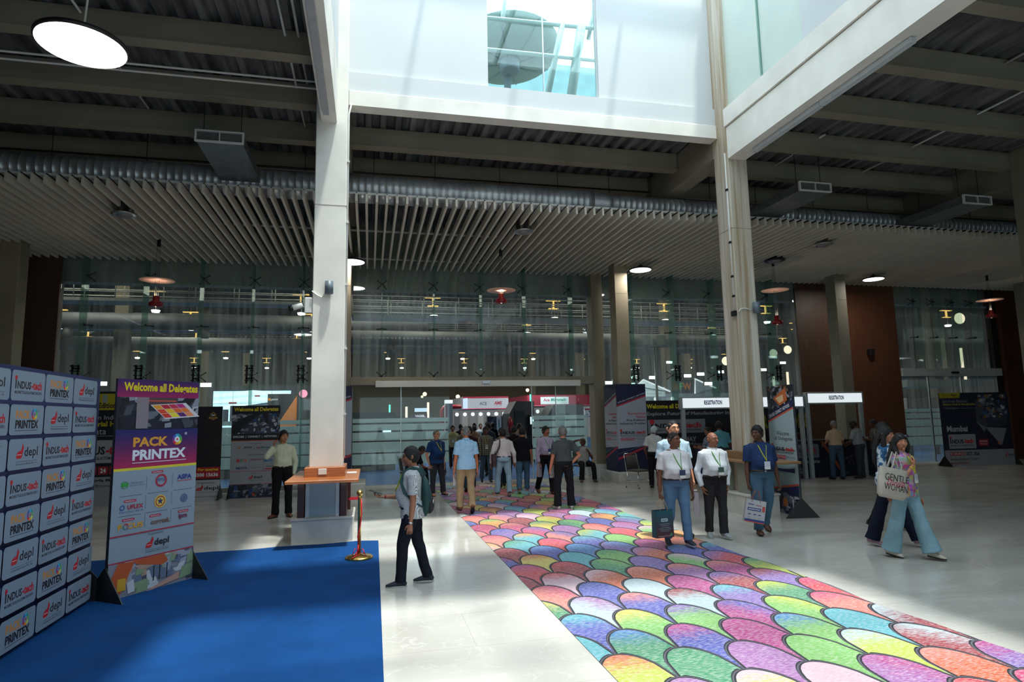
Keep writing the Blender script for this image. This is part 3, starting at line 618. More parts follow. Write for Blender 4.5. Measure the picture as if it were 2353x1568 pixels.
counter(6.86, 7.52, 10.44, 11.45, 7.06, 7.5, 'dusty wooden counter round the rust-streaked column behind the bald man', 0, mat('dusty_wood', srgb(hexc('94704e')), .5, var=.15, scale=3, stretch=(1, 12, 12)), mat('dusty_panel', srgb(hexc('8a8c80')), .5), 'a0ac9e')
o = MB().box(-.36, -.2, 10.95, 11.2, 1.021, 1.03, M_track).build('paper_sheet'); tag(o, 'white sheet of paper on the counter beside the cream column', 'paper')

# ---------------------------------------------------------------- brass post with ribbon
M_brass = mat('polished_brass', srgb(hexc('d8b468')), .28, 1., var=.1)
M_rib = mat('red_satin_ribbon', srgb(hexc('c81c2c')), .35, var=.1)
t = thing('barrier_post', 'brass barrier post with a red ribbon at the corner of the blue carpet', 'barrier post', (-.12, 9.12, .006))
MB().lathe([(.19, 0), (.19, .02), (.175, .035), (.05, .045), (.03, .06)], (0, 0, 0), M_brass, 36).build('base', t)
MB().lathe([(.024, .05), (.024, .80), (.032, .81), (.032, .84), (.02, .85)], (0, 0, 0), M_brass, 24).build('pole', t)
MB().ball((0, 0, .885), .045, M_brass, 20, 14).build('finial', t)
mb = MB(); mb.box(-.13, -.02, -.04, -.03, .80, .84, M_rib); mb.tube([(-.12, -.03, .82), (-.15, -.02, .80)], .012, M_rib, 6)
mb.tube([(.026, -.015, .8), (.03, -.02, .6), (.012, -.032, .45), (-.02, -.03, .3), (.0, -.03, .12)], .008, M_rib, 6)
mb.build('ribbon', t); mb = MB()
for a, b, c in ((-.09, .08, .1), (.08, .1, .09), (-.06, -.02, .05), (.1, .04, .04), (-.02, .12, .14)):
    mb.tube([(0, -.03, .08), (a*.6, -.06, c+.05), (a, -.07, b*.5+.02), (a*.3, -.05, .06)], [.006, .012, .012, .005], M_rib, 6, ry=[.003]*4)
mb.tube([(0, -.05, .06), (-.06, -.12, .05), (-.09, -.17, .04)], .012, M_rib, 6, ry=.003); mb.build('bow', t)

# ================================================================ BANNER STANDS
M_edge = mat('banner_frame', (.02, .022, .03), .5)
def stand(name, label, w_, h_, loc, rz, art, feet=(True, True), cat='banner', wrap=.03, both=False):
    t = thing(name, label, cat, loc, rz)
    MB().box(0, w_, 0, wrap, .01, h_, M_edge).build('panel', t)
    a = Art(w_, h_); art(a); a.build('printed_graphic', t, (0, 0, .0))
    for i, fx in enumerate((0, w_)):
        if feet[i]:
            x = fx-.012 if i == 0 else fx
            MB().prism([(x, -.30, 0), (x, .34, 0), (x, .015, .36)], (.012, 0, 0), M_black).build('foot', t)
    return t
RT = [hexc('c02a3a')]
def art_wall(a):
    a.rect(0, 0, 1, 1, hexc('1c2c5c')); W, H = a.w, a.h
    for r in range(8):
        for c in range(8):
            x1 = W-.08-c*.577; x0 = x1-.556
            if x0 < 0: x0 = .03
            if x1 < .2: continue
            z1 = H-.035-r*.2965; z0 = z1-.262; u0, u1, v0, v1 = x0/W, x1/W, z0/H, z1/H
            a.rrect(u0, v0, u1, v1, hexc('8798a8'), .035); k = (r-c) % 3; m = (u1-u0); q = (v1-v0)
            if k == 0: logo_depl(a, u0+.22*m, v0+.12*q, u0+.86*m, v0+.86*q, hexc('2a2a35'))
            elif k == 1: logo_indus(a, u0+.1*m, v0+.2*q, u0+.93*m, v0+.78*q, hexc('2a2a35'))
            else: logo_pack(a, u0+.16*m, v0+.14*q, u0+.84*m, v0+.84*q, hexc('d08a3c'), hexc('22222c'))
stand('logo_wall', 'dark blue backdrop covered in a grid of white logo tiles', 4.46, 2.42, (-2.97, 3.4, .006), PI/2, art_wall, (False, True), 'backdrop', .05)
def gradient(a, u0, v0, u1, v1, c0, c1, n=14):
    for i in range(n):
        t = i/(n-1); a.rect(u0, v0+(v1-v0)*i/n, u1, v0+(v1-v0)*(i+1)/n, tuple(c0[k]+(c1[k]-c0[k])*t for k in range(3)))
def speck(a, u0, v0, u1, v1, cols, n, seed, sz=.05):
    r = random.Random(seed)
    for i in range(n):
        u = r.uniform(u0, u1); v = r.uniform(v0, v1); su = r.uniform(.3, 1)*sz; sv = r.uniform(.3, 1)*sz*a.w/a.h; s = r.uniform(-.5, .5)*su
        p = [(u, v), (u+su, v+sv*.1), (u+su+s, v+sv), (u+s, v+sv*.8)]
        p = [(min(u1, max(u0, x)), min(v1, max(v0, y))) for x, y in p]; a.poly(p, r.choice(cols))
GREYS = [hexc(h) for h in ('1a1c24', '2c303c', '444a58', '6a7080', '8c92a0', 'b8bcc8')]
def art_pack(a):
    gradient(a, 0, .915, 1, 1, hexc('a02060'), hexc('3c2060'))
    a.text('Welcome all Delegates', .07, .932, .985, .985, YEL, .02)
    a.rect(0, .76, 1, .915, hexc('1e2230')); speck(a, 0, .76, 1, .915, GREYS, 60, 3, .14)
    a.rect(.22, .765, .36, .915, hexc('8a8088')); a.rect(.36, .88, .72, .915, hexc('504048')); a.rect(.36, .895, .7, .902, hexc('c05040'))
    P = lambda s, t: (.40+.27*s+.17*t+.02*s*t, .872+.006*s-.058*t-.0*s) if 0 else (.40+.30*s+.17*t, .876-.03*s*1.0+.02*s-.062*t+.018*s)
    a.poly([P(-.04, -.05), P(1.45, -.05), P(1.45, 1.08), P(-.04, 1.08)], hexc('d8d4dc'))
    cc = ['e8a030', 'e0482c', 'd83a2a', 'c02838', 'f0c030', 'f0e040', 'c83050', 'e86a30', '5a2a70', 'b83080', 'e87838', 'f09060']
    for i in range(4):
        for j in range(3): a.poly([P(i/3.1, j/3.), P((i+.93)/3.1, j/3.), P((i+.93)/3.1, (j+.93)/3.), P(i/3.1, (j+.93)/3.)], hexc(cc[(i*3+j) % 12]))
    gradient(a, 0, .58, 1, .76, hexc('b02458'), hexc('22286a'))
    a.text('PACK', .2, .678, .615, .724, hexc('e8a338'), .03); a.text('PRINTEX', .2, .615, .85, .664, hexc('e4e8f4'), .035)
    a.rect(.2, .602, .86, .605, hexc('e4e8f4')); a.disc(.73, .707, .05, hexc('e8ecf4')); a.ring(.73, .707, .035, .066, WHEEL); a.disc(.73, .707, .012, RED); a.ring(.84, .735, .012, .016, [WH]); a.text('TM', .828, .731, .852, .739, WH)
    a.rect(0, .57, 1, .582, hexc('e2d23c')); a.rect(0, .158, 1, .57, hexc('92a2b0'))
    G = hexc('4a5a70')
    for v in (.452, .362): 
        for u in (.08, .39, .71): a.rect(u, v, u+.25, v+.0025, G)
    for u in (.375, .69):
        for v in (.472, .385, .30): a.rect(u, v, u+.004, v+.065, G)
    for u, v in ((.5, .553), (.2, .43), (.19, .345), (.5, .345), (.85, .345)): a.rrect(u-.07, v-.006, u+.07, v+.006, hexc('b03048'), .012); a.text('Media Partners', u-.055, v-.003, u+.055, v+.003, WH)
    a.ring(.13, .505, .036, .043, [hexc('3a8a5a')]*3); a.rect(.09, .498, .17, .515, hexc('3a9a48')); a.text('Indian Institute of Packaging', .19, .495, .36, .505, hexc('6a7aa0')); a.text('Official Association', .19, .508, .34, .518, hexc('6a7aa0'))
    a.ring(.55, .51, .052, .075, [hexc('b03048')]*3); a.text('IPPTA', .5, .505, .6, .522, hexc('5070a0'), .02)
    a.text('ASPA', .75, .505, .94, .53, hexc('303a8a'), .03); a.rect(.75, .497, .95, .4995, RED)
    a.text('UFLEX', .17, .392, .35, .412, hexc('b03048'), .03); a.ring(.115, .402, .018, .03, [hexc('3060a0')]*3); a.text('A part of your daily life', .08, .375, .35, .387, hexc('3060a0'), 0, .3)
    a.disc(.55, .41, .075, hexc('e0c050')); a.disc(.55, .41, .062, hexc('b03048')); a.disc(.55, .41, .05, hexc('e0c050'))
    a.poly([(.55+.045*math.cos(PI/2+i*PI/5)*(1 if i % 2 == 0 else .4)/1.06, .41+.045*math.sin(PI/2+i*PI/5)*(1 if i % 2 == 0 else .4)/2.4) for i in range(10)], hexc('303a70'))
    a.ring(.85, .41, .032, .05, [hexc('5a6a90')]*3); a.disc(.85, .41, .024, hexc('5a6a90'))
    a.text('F  CUS', .08, .303, .36, .328, hexc('e0a030'), .03); a.ring(.165, .315, .022, .034, [hexc('c03040'), hexc('3a8a6a'), hexc('6a6a90')]); 
    a.text('corrtek', .45, .305, .68, .328, hexc('7a5a50'), .02); a.text('ipm', .79, .305, .9, .335, hexc('7a2a50'), .02)
    a.rect(0, .273, 1, .279, hexc('b03048')); a.rect(0, .155, 1, .161, hexc('b03048'))
    a.text('Organised by', .42, .256, .6, .267, INK); logo_depl(a, .4, .175, .68, .25, INK)
    a.rect(0, 0, 1, .155, hexc('8a8a98')); speck(a, 0, 0, 1, .155, [hexc(h) for h in ('a0a8b8', 'c8ccd4', '6a7890', '88a080', 'b89888', '505868')], 70, 5, .16)
    O = hexc('c05a30'); a.poly([(0, 0), (.14, .02), (.28, .15), (.1, .155), (.03, .09)], O); a.poly([(.26, .155), (.62, .155), (.68, .12), (.6, .105), (.3, .135)], O)
    for u in (.5, .57, .66): a.rect(u, .04, u+.012, .11, hexc('202028'))
    a.poly([(.42, .0), (.82, .055), (.82, .02), (.5, -.0)], hexc('c0988c')); a.rect(.1, .03, .19, .085, hexc('d0a030')); a.ring(.74, .12, .07, .075, [hexc('90b0d8')]*3)
stand('pack_printex_banner', 'tall purple and white banner printed Welcome all Delegates, right of the logo wall', 1.06, 2.42, (-2.77, 7.79, .006), math.radians(53.455), art_pack)
def art_38(a):
    a.rect(0, 0, 1, 1, hexc('17141c')); speck(a, .1, .4, 1, .85, [hexc('241a1c'), hexc('2c1a16'), hexc('1e1c28')], 30, 2, .2)
    G = hexc('b88a3a'); a.poly([(.77+.09*math.cos(PI/6+i*PI/3), .895+.045*math.sin(PI/6+i*PI/3)) for i in range(6)], G); a.poly([(.77+.075*math.cos(PI/6+i*PI/3), .895+.036*math.sin(PI/6+i*PI/3)) for i in range(6)], hexc('17141c'))
    a.text('38', .725, .895, .815, .915, WH, .02); a.rect(.66, .868, .88, .885, G); a.text('Lakhs+', .7, .872, .84, .882, INK)
    a.rect(0, .226, 1, .347, hexc('b02028')); a.text('For queries', .45, .3, .95, .335, YEL, .02); a.text('98300 15636', .3, .245, .95, .285, WH, .02)
    a.rect(0, 0, 1, .21, hexc('b8bcc4')); a.text('Organised by', .45, .165, .88, .19, INK, .01); logo_depl(a, .42, .07, .97, .16, INK, True); a.text('www.industechexpo.com', .4, .02, .97, .045, INK)
stand('enquiry_banner', 'narrow black banner with a red queries strip, standing by the left glazing', .95, 2.33, (-4.62, 17.2, 0), 0, art_38, (False, True))
def art_explore(a):
    a.rect(0, 0, 1, 1, hexc('12131e')); a.text('Welcome all Delegates', .04, .925, .96, .982, YEL, .02)
    a.rect(0, .69, 1, .91, hexc('3a4252')); speck(a, 0, .69, 1, .91, GREYS+[hexc('30508a'), hexc('b0b8c8')], 120, 9, .1)
    a.poly([(0, .70), (.12, .69), (.3, .8), (.62, .91), (.45, .91), (.2, .86), (0, .78)], hexc('14161e')); a.disc(.12, .745, .09, hexc('14161e')); a.poly([(.62, .91), (.72, .8), (.76, .8), (.74, .91)], hexc('181a22'))
    a.text('EXPLORE  |  CONNECT  |  NETWORK', .04, .642, .95, .672, hexc('c8ccd4'), .02); a.rect(0, .612, 1, .62, hexc('b8582c')); a.rect(0, .15, 1, .612, hexc('9a9ea6'))
    a.text('Co. Sponsor', .4, .575, .64, .593, INK); a.disc(.17, .54, .035, hexc('c06020')); a.disc(.17, .54, .015, hexc('9a9ea6')); a.text('JYOTI', .25, .525, .44, .553, INK, .03, .3); a.rect(.485, .51, .49, .56, INK)
    a.text('Ace', .52, .528, .6, .553, hexc('a02030'), .02, .3); a.text('Micromatic', .61, .528, .88, .553, hexc('206a60'), .02, .3); a.text('ACE MICROMATIC GROUP', .58, .508, .82, .516, INK)
    a.text('Key Participants', .36, .45, .68, .472, INK)
    a.text('B', .13, .385, .2, .42, RED, .03); a.text('F', .21, .385, .26, .42, hexc('2a8a4a'), .03); a.text('W', .26, .385, .35, .42, hexc('d0682c'), .03)
    a.text('macpower', .41, .39, .65, .42, hexc('8a2a3a'), .01); a.rect(.69, .385, .78, .425, hexc('3a7ab0')); a.text('FIE', .79, .385, .87, .41, hexc('3a7ab0'), .02)
    a.text('MEHTA', .12, .31, .35, .335, hexc('2a3a7a'), .02); a.text('JAWS', .42, .31, .64, .33, hexc('5a6a8a')); a.text('ERP', .74, .325, .88, .34, INK); a.rect(.7, .3, .9, .312, RED)
    for u in (.385, .67):
        for v in (.37, .29): a.rect(u, v, u+.004, v+.065, INK)
    a.rect(0, .283, 1, .288, hexc('b04030')); a.text('Organised by', .44, .258, .62, .27, INK); logo_depl(a, .38, .18, .66, .25, INK); a.rect(0, .146, 1, .15, hexc('b04030'))
    a.rect(0, 0, 1, .146, hexc('202c44')); speck(a, 0, 0, 1, .146, [hexc(h) for h in ('2a4a80', '4a5a70', '8a8c94', '15181f', '3a3a44')], 60, 4, .14); a.disc(.5, .04, .05, hexc('a85030'))
    for u in (.55, .68, .8): a.ring(u, .075, .06, .085, [hexc('6a6c74'), hexc('1a1c24')])
stand('sponsor_banner', 'black and white Welcome all Delegates banner behind the man on the phone', 1.17, 2.34, (-3.44, 17.2, 0), 0, art_explore, (True, False))
def art_next(a):
    a.rect(0, 0, 1, 1, hexc('13141c')); a.rect(.1, .835, .68, .98, hexc('c0b020')); a.text('Next Edition', .15, .85, .62, .9, INK, .02); a.rect(.42, .9, .49, .97, hexc('9aa8b0'))
    a.text('Eastern India\'s', .1, .75, .72, .79, hexc('c0c4cc')); a.text('Industrial Hub', .1, .69, .74, .735, hexc('c0b020'), .03); a.text('Kolkata', .1, .62, .5, .675, hexc('c0c4cc')); a.rect(.05, .605, .95, .608, hexc('c0c4cc'))
    a.rect(0, .37, 1, .57, hexc('a4a8ae')); logo_indus(a, .06, .39, .85, .55); 
    for i, s_ in enumerate(('22', '23', '24', '25')): a.rrect(.1+i*.16, .27, .24+i*.16, .34, hexc('a02834'), .01); a.text(s_, .13+i*.16, .285, .21+i*.16, .325, WH, .02)
    a.rect(0, 0, 1, .25, hexc('9a9c9e')); a.text('Biswa Bangla Mela', .06, .2, .7, .235, INK, .02); a.text('Prangan, Biswa', .06, .155, .6, .185, INK)
stand('next_edition_banner', 'black and yellow Next Edition banner half hidden between the logo wall and purple banner', 1.5, 2.72, (-6.93, 16.85, 0), 0, art_next, (False, False))
def art_wrap(txt, mirror=False, left=True):
    def f(a):
        a.rect(0, 0, 1, 1, hexc('161a40')); a.poly([(0, .26 if not mirror else .12), (1, .12 if mirror else .285), (1, .86), (0, .74)] if not mirror else [(0, .12), (1, .28), (1, .86), (0, .74)], hexc('a8acb8'))
        a.poly([(0, .13), (1, .27), (1, .295), (0, .155)], hexc('b02840')); a.poly([(0, .735), (1, .855), (1, .875), (0, .755)], hexc('b02840'))
        for i in range(9): a.poly([(0, .2+i*.055), (1, .3+i*.055), (1, .303+i*.055), (0, .203+i*.055)], hexc('9a9eac'))
        v = .645
        for s_, c in txt: a.text(s_, .97-.046*len(s_) if left else .72-.04*len(s_), v, .97 if left else .74, v+.026, c, .012); v -= .038
        if left:
            logo_indus(a, .1, .4, .96, .47); a.rect(.1, .39, .96, .393, INK)
            for i, s_ in enumerate(('15', '16', '17', '18')): a.rrect(.1+i*.12, .35, .2+i*.12, .377, hexc('b02840'), .01); a.text(s_, .12+i*.12, .356, .18+i*.12, .371, WH)
            a.text('May 2026', .62, .354, .93, .372, INK)
        else: a.text('Organised by', .5, .46, .75, .475, INK); logo_depl(a, .25, .37, .76, .44, INK)
        v0, v1 = .78, .905
        gl = glyphs('EXPLORE | CONNECT | NETWORK', .01); sc = .9*a.w/(gl[3]-gl[2])
        an = math.atan2(.12*a.h, a.w); ca_, sa_ = math.cos(an), math.sin(an)
        a._add([(.05*a.w+(p[0]*ca_-p[1]*sa_)*sc*1.35*.8, .775*a.h+(p[0]*sa_+p[1]*ca_)*sc*1.35*.8) for p in gl[0]], gl[1], hexc('c8ccd8'))
    return f
KW = [('Revolutionize', RED), ('Realize', RED), ("Rise Kolkata's", INK), ('Industrial Frontier', INK)]
for x, y, lab, tx, lf in ((7.0, 16.9, 'printed navy and grey column wrap behind the chrome chair', KW, True), (-1.38, 16.95, 'printed navy and grey column wrap behind the wooden counter', [('Unleash', INK), ("Tomorrow's", INK), ('Manufacturing', INK), ('in Kolkata', INK)], False)):
    t = thing('column_wrap', lab, 'column wrap', (x, y, .3)); MB().box(.003, .927, .0, .95, 0, 2.52, M_edge).build('box_panel', t)
    a = Art(.93, 2.52); art_wrap(tx, False, lf)(a); a.build('front_graphic', t)
    if lf: a = Art(.95, 2.52); art_wrap(KW, False, True)(a); o = a.build('side_graphic', t); o.rotation_euler = (0, 0, -PI/2); o.location = (0, .95, 0)
    struct('trim_6', MB().bbox(x-.12, x+1.3, y-.35, y+1.05, 0, .3, M_stone, .012))
def art_rr(a):
    a.rect(0, 0, 1, 1, hexc('a8c0c8')); a.rect(0, .74, 1, 1, hexc('15161c')); speck(a, 0, .8, 1, 1, GREYS+[hexc('7a5a40'), hexc('8aa0a8')], 70, 21, .12)
    a.poly([(.25, .9), (.75, .98), (.8, .88), (.5, .84)], hexc('d8703a')); a.poly([(.35, .9), (.65, .93), (.66, .88), (.5, .86)], hexc('f6d0a0'))
    a.poly([(0, .72), (1, .83), (1, .885), (0, .775)], hexc('1a2258')); a.poly([(0, .705), (1, .815), (1, .83), (0, .72)], hexc('d86038')); a.poly([(0, .5), (0, .705), (1, .815), (1, .5)], hexc('a8c0c8'))
    gl = glyphs('EXPLORE / CONNECT / NETWORK', .015); sc = .88*a.w/(gl[3]-gl[2]); an = math.atan2(.11*a.h, a.w)
    a._add([(.06*a.w+(p[0]*math.cos(an)-p[1]*math.sin(an)*1.6)*sc*.96, .742*a.h+(p[0]*math.sin(an)+p[1]*math.cos(an)*1.6)*sc*.96) for p in gl[0]], gl[1], WH)
    a.text('Welcome', .3, .605, .78, .64, INK, .01); a.text('all Delegates', .2, .56, .9, .597, INK, .01); logo_indus(a, .1, .465, .93, .53)
    for i, s_ in enumerate(('15', '16', '17', '18')): a.rrect(.1+i*.13, .425, .21+i*.13, .452, RED, .01); a.text(s_, .12+i*.13, .431, .19+i*.13, .446, WH)
    a.text('May 2026', .64, .43, .93, .447, INK); a.rect(.0, .325, .9, .345, hexc('1a2258')); a.poly([(.5, .345), (.9, .345), (.9, .36)], hexc('1a2258'))
    a.rect(0, 0, 1, .18, hexc('1c2a4a')); a.poly([(0, .17), (1, .235), (1, .18), (0, .1)], hexc('1a2258')); a.poly([(0, .17), (1, .235), (1, .25), (0, .185)], hexc('d86038'))
    a.rect(0, 0, 1, .12, hexc('202a44')); speck(a, 0, 0, 1, .15, [hexc(h) for h in ('8a94a8', '3a4a70', 'c8ccd8', '15182a')], 60, 8, .14); a.ring(.5, .06, .14, .26, [hexc('707a90'), hexc('2a3450'), hexc('9aa4b8'), hexc('3a4460')]); a.disc(.48, .09, .09, hexc('e08a50'))
stand('welcome_banner', 'narrow pale blue Welcome all Delegates banner just right of the rust-streaked column', 1.0, 2.42, (7.80, 11.0, 0), math.atan2(-.98, -.16), art_rr, (False, True))
def art_mum(a):
    a.rect(0, 0, 1, 1, hexc('22243c')); a.poly([(0, .93), (.29, .93), (.31, 1), (0, 1)], hexc('a8a028')); a.text('Upcoming', .04, .95, .16, .985, hexc('6a6420')); a.text('Expo', .175, .95, .255, .985, INK, .02)
    a.text("India's Premier Platform for", .04, .865, .4, .905, hexc('9a9ca8')); a.text('Machine Tools & Manufacturing', .045, .82, .52, .855, hexc('b0a830'), .02); a.text('Technologies In', .05, .77, .26, .805, hexc('9a9ca8')); a.rect(.27, .785, .52, .788, hexc('9a9ca8'))
    P1 = [(.52, .88), (.62, .93), (.66, .55), (.62, .46), (.5, .58)]; a.poly(P1, hexc('4a4c5c')); a.poly([(.66, .9), (.96, .88), (.96, .55), (.66, .5)], hexc('383c4e')); speck(a, .55, .6, .97, .97, GREYS+[hexc('8a6a30'), hexc('3a5a8a')], 80, 31, .07)
    a.poly([(.62, .52), (.93, .5), (.83, .26)], hexc('8a8c96')); a.disc(.80, .3, .06, hexc('b07048')); a.poly([(.5, .6), (.62, .52), (.6, .45)], hexc('7a7c88'))
    a.text('Mumbai', .06, .465, .36, .545, hexc('b8bac4'), .03); a.rrect(.07, .235, .46, .43, hexc('a0a2ac'), .03); logo_indus(a, .09, .26, .43, .39)
    a.rrect(.5, .265, .64, .355, hexc('a02838'), .02); a.text('Hall Booking', .515, .315, .625, .34, WH); a.text('Now Open', .525, .28, .615, .305, WH)
    a.rect(0, 0, 1, .215, hexc('9a9ca4'))
    for i, s_ in enumerate(('07', '08', '09', '10')): a.rect(.07+i*.055, .14, .118+i*.055, .19, hexc('a82838')); a.text(s_, .077+i*.055, .148, .11+i*.055, .182, WH)
    a.text('OCT. 2026', .30, .14, .49, .19, INK, .02); a.text('Bombay Exhibition Centre,', .07, .07, .48, .11, INK, .01); a.text('Mumbai (NESCO)', .07, .02, .32, .055, hexc('8a2a34'), .02)
    a.text('Organised by', .87, .18, .96, .195, INK); logo_depl(a, .86, .09, .99, .17, INK)
stand('mumbai_banner', 'large dark Mumbai banner by the right-hand entrance', 2.6, 2.46, (18.9, 17.3, 0), math.radians(-6), art_mum)
def art_bill(a):
    a.rect(0, 0, 1, 1, hexc('111218')); a.text('Welcome all Delegates', .025, .88, .53, .955, YEL, .02); a.text('Explore Future of Manufacturing In', .025, .795, .88, .855, hexc('8a8c94'), .02); a.text('INDIA', .9, .795, .98, .855, hexc('8a8c94'), .02)
    a.rect(.03, .58, .62, .755, hexc('8c8e98')); logo_indus(a, .06, .6, .59, .735)
    a.text('15 16 17 18', .05, .47, .38, .53, hexc('9a9ca4'), .02); a.text('MAY', .4, .47, .52, .53, hexc('9a9ca4'), .03); a.text('2026', .4, .41, .52, .455, hexc('9a9ca4'), .02)
stand('registration_backdrop', 'black Welcome all Delegates board behind the first registration desk', 3.2, 2.33, (7.98, 17.15, 0), 0, art_bill, (False, False), 'board')
def art_reg(a):
    a.rect(0, 0, 1, 1, hexc('131420')); a.text('REGISTRATION', .02, .6, .98, .8, hexc('8a8020'), .03); logo_depl(a, .62, .86, .95, .95, hexc('9a9ca4'), False); a.text('SCAN', .76, .42, .96, .47, hexc('7a7c84'), .02)
stand('registration_board', 'black board with large yellow lettering behind the second desk gap', 3.3, 2.33, (10.5, 17.4, 0), 0, art_reg, (False, False), 'board')

# ================================================================ REGISTRATION DESKS
M_alu = mat('white_aluminium_post', srgb(hexc('a8aeb0')), .4, .2, var=.03)
G_box = glow('lightbox_white', (.86, .95, 1), .5)
def booth(x0, x1, y, zt, lab, posts, tl=.5, tw=.1):
    t = thing('sign_gantry', lab, 'lit sign', (x0, y, 0)); W = x1-x0
    MB().bbox(-.04, W+.04, 0, .14, zt-.33, zt+.02, M_alu, .008).build('sign_box', t)
    MB().box(.02, W-.02, -.006, -.001, zt-.29, zt-.02, G_box).build('light_panel', t)
    a = Art(W, zt); a.text('REGISTRATION', tl-tw, (zt-.21)/zt, tl+tw, (zt-.085)/zt, hexc('1c3a9a'), .03); a.build('lettering', t, (0, -.008, 0))
    for px in posts:
        MB().bbox(px, px+.1, .02, .12, 0, zt-.33, M_alu, .006).build('post', t)
    return t
booth(8.5, 12.4, 15.8, 2.37, 'white lit REGISTRATION sign frame left of the rust-streaked column', (0, 3.8), .245, .072)
booth(12.5, 14.4, 15.75, 2.46, 'white lit REGISTRATION sign frame over the three men at the desk', (-.02, 1.82), .52, .135)
def art_desk(a):
    a.rect(0, 0, 1, 1, hexc('14162c')); W = a.w
    a.rrect(.055, .55, .36, .93, hexc('6c7080'), .05); logo_indus(a, .075, .6, .335, .87)
    a.text('15 16 17 18', .07, .38, .2, .46, hexc('b06070'), .02); a.text('MAY 2026', .22, .4, .36, .48, hexc('a0a4b0'), .02)
    a.text('SCAN', .14, .22, .23, .28, hexc('8a8c94'), .02); a.text('VISITOR', .14, .12, .24, .19, hexc('8a8c94'), .02); a.rect(.145, .065, .235, .095, hexc('7a2a38'))
    a.poly([(.38, 1), (.41, 1), (.62, .02), (.59, .02)], hexc('a84a30'))
    speck(a, .62, .02, .98, .6, [hexc('2a2c34'), hexc('4a4c54'), hexc('1a1c20')], 60, 12, .03)
t = thing('registration_desk', 'dark navy printed desk where three men stand under the lit sign', 'desk', (11.7, 15.94, 0))
MB().bbox(0, 3.35, 0, .6, 0, 1.05, M_edge, .01).build('desk_body', t); MB().bbox(-.02, 3.37, -.03, .63, 1.05, 1.08, mat('dark_desktop', (.05, .05, .06), .35), .005).build('desktop', t); a = Art(3.35, 1.04); art_desk(a); a.build('printed_graphic', t)
MB().box(3.36, 3.42, -.12, .7, 0, 1.1, M_alu).build('end_panel', t)
def art_desk2(a):
    a.rect(0, 0, 1, 1, hexc('16307a')); a.text('Easy', .03, .78, .17, .93, WH, .02); a.poly([(0, .5), (.03, .5), (.3, 0), (.25, 0)], hexc('c0503a'))
t = thing('registration_desk', 'bright blue printed desk behind the bald man in the white shirt', 'desk', (8.75, 15.5, 0))
MB().bbox(0, 2.9, 0, .6, 0, 1.05, M_edge, .01).build('desk_body', t); MB().bbox(-.02, 2.92, -.03, .63, 1.05, 1.08, mat('dark_desktop'), .005).build('desktop', t); a = Art(2.9, 1.04); art_desk2(a); a.build('printed_graphic', t)
# ================================================================ CHAIRS
M_chr = mat('chrome_tube', (.6, .6, .6), .2, 1., var=0); M_rib2 = mat('brown_ribbed_vinyl', srgb(hexc('4a463e')), .6, var=.15, scale=3, stretch=(30, 1, 1))
def chair(lab, loc, rz):
    t = thing('chrome_chair', lab, 'chair', loc, rz)
    MB().bbox(-.2, .2, -.22, .2, .42, .47, M_rib2, .015).build('seat', t)
    mb = MB()
    for i in range(9): mb.tube([(-.17+i*.0425, -.2, .5), (-.17+i*.0425, -.25, .84)], .02, M_rib2, 6, ry=.012)
    mb.build('backrest', t)
    MB().tube([(-.23, -.19, .44), (-.23, -.27, .84), (-.2, -.29, .88), (.2, -.29, .88), (.23, -.27, .84), (.23, -.19, .44)], .011, M_chr, 8).build('back_frame', t)
    for sx in (-1, 1):
        for sy in (-1, 1): MB().tube([(sx*.2, sy*.19, .43), (sx*.215, sy*.235, .01)], .011, M_chr, 8).ball((sx*.215, sy*.235, .012), .016, M_black, 8, 6).build('leg', t)
        MB().tube([(sx*.208, -.21, .18), (sx*.208, .21, .18)], .008, M_chr, 6).build('stretcher', t)
    return t
chair('empty chrome chair with a ribbed back in front of the printed column wrap', (6.98, 15.55, 0), PI+.35)
chair('chair under the seated man in black left of the entrance', (1.1, 17.62, 0), -PI/2+.2)
chair('chair under the seated man shading his head with an arm', (6.2, 17.75, 0), PI+.25)
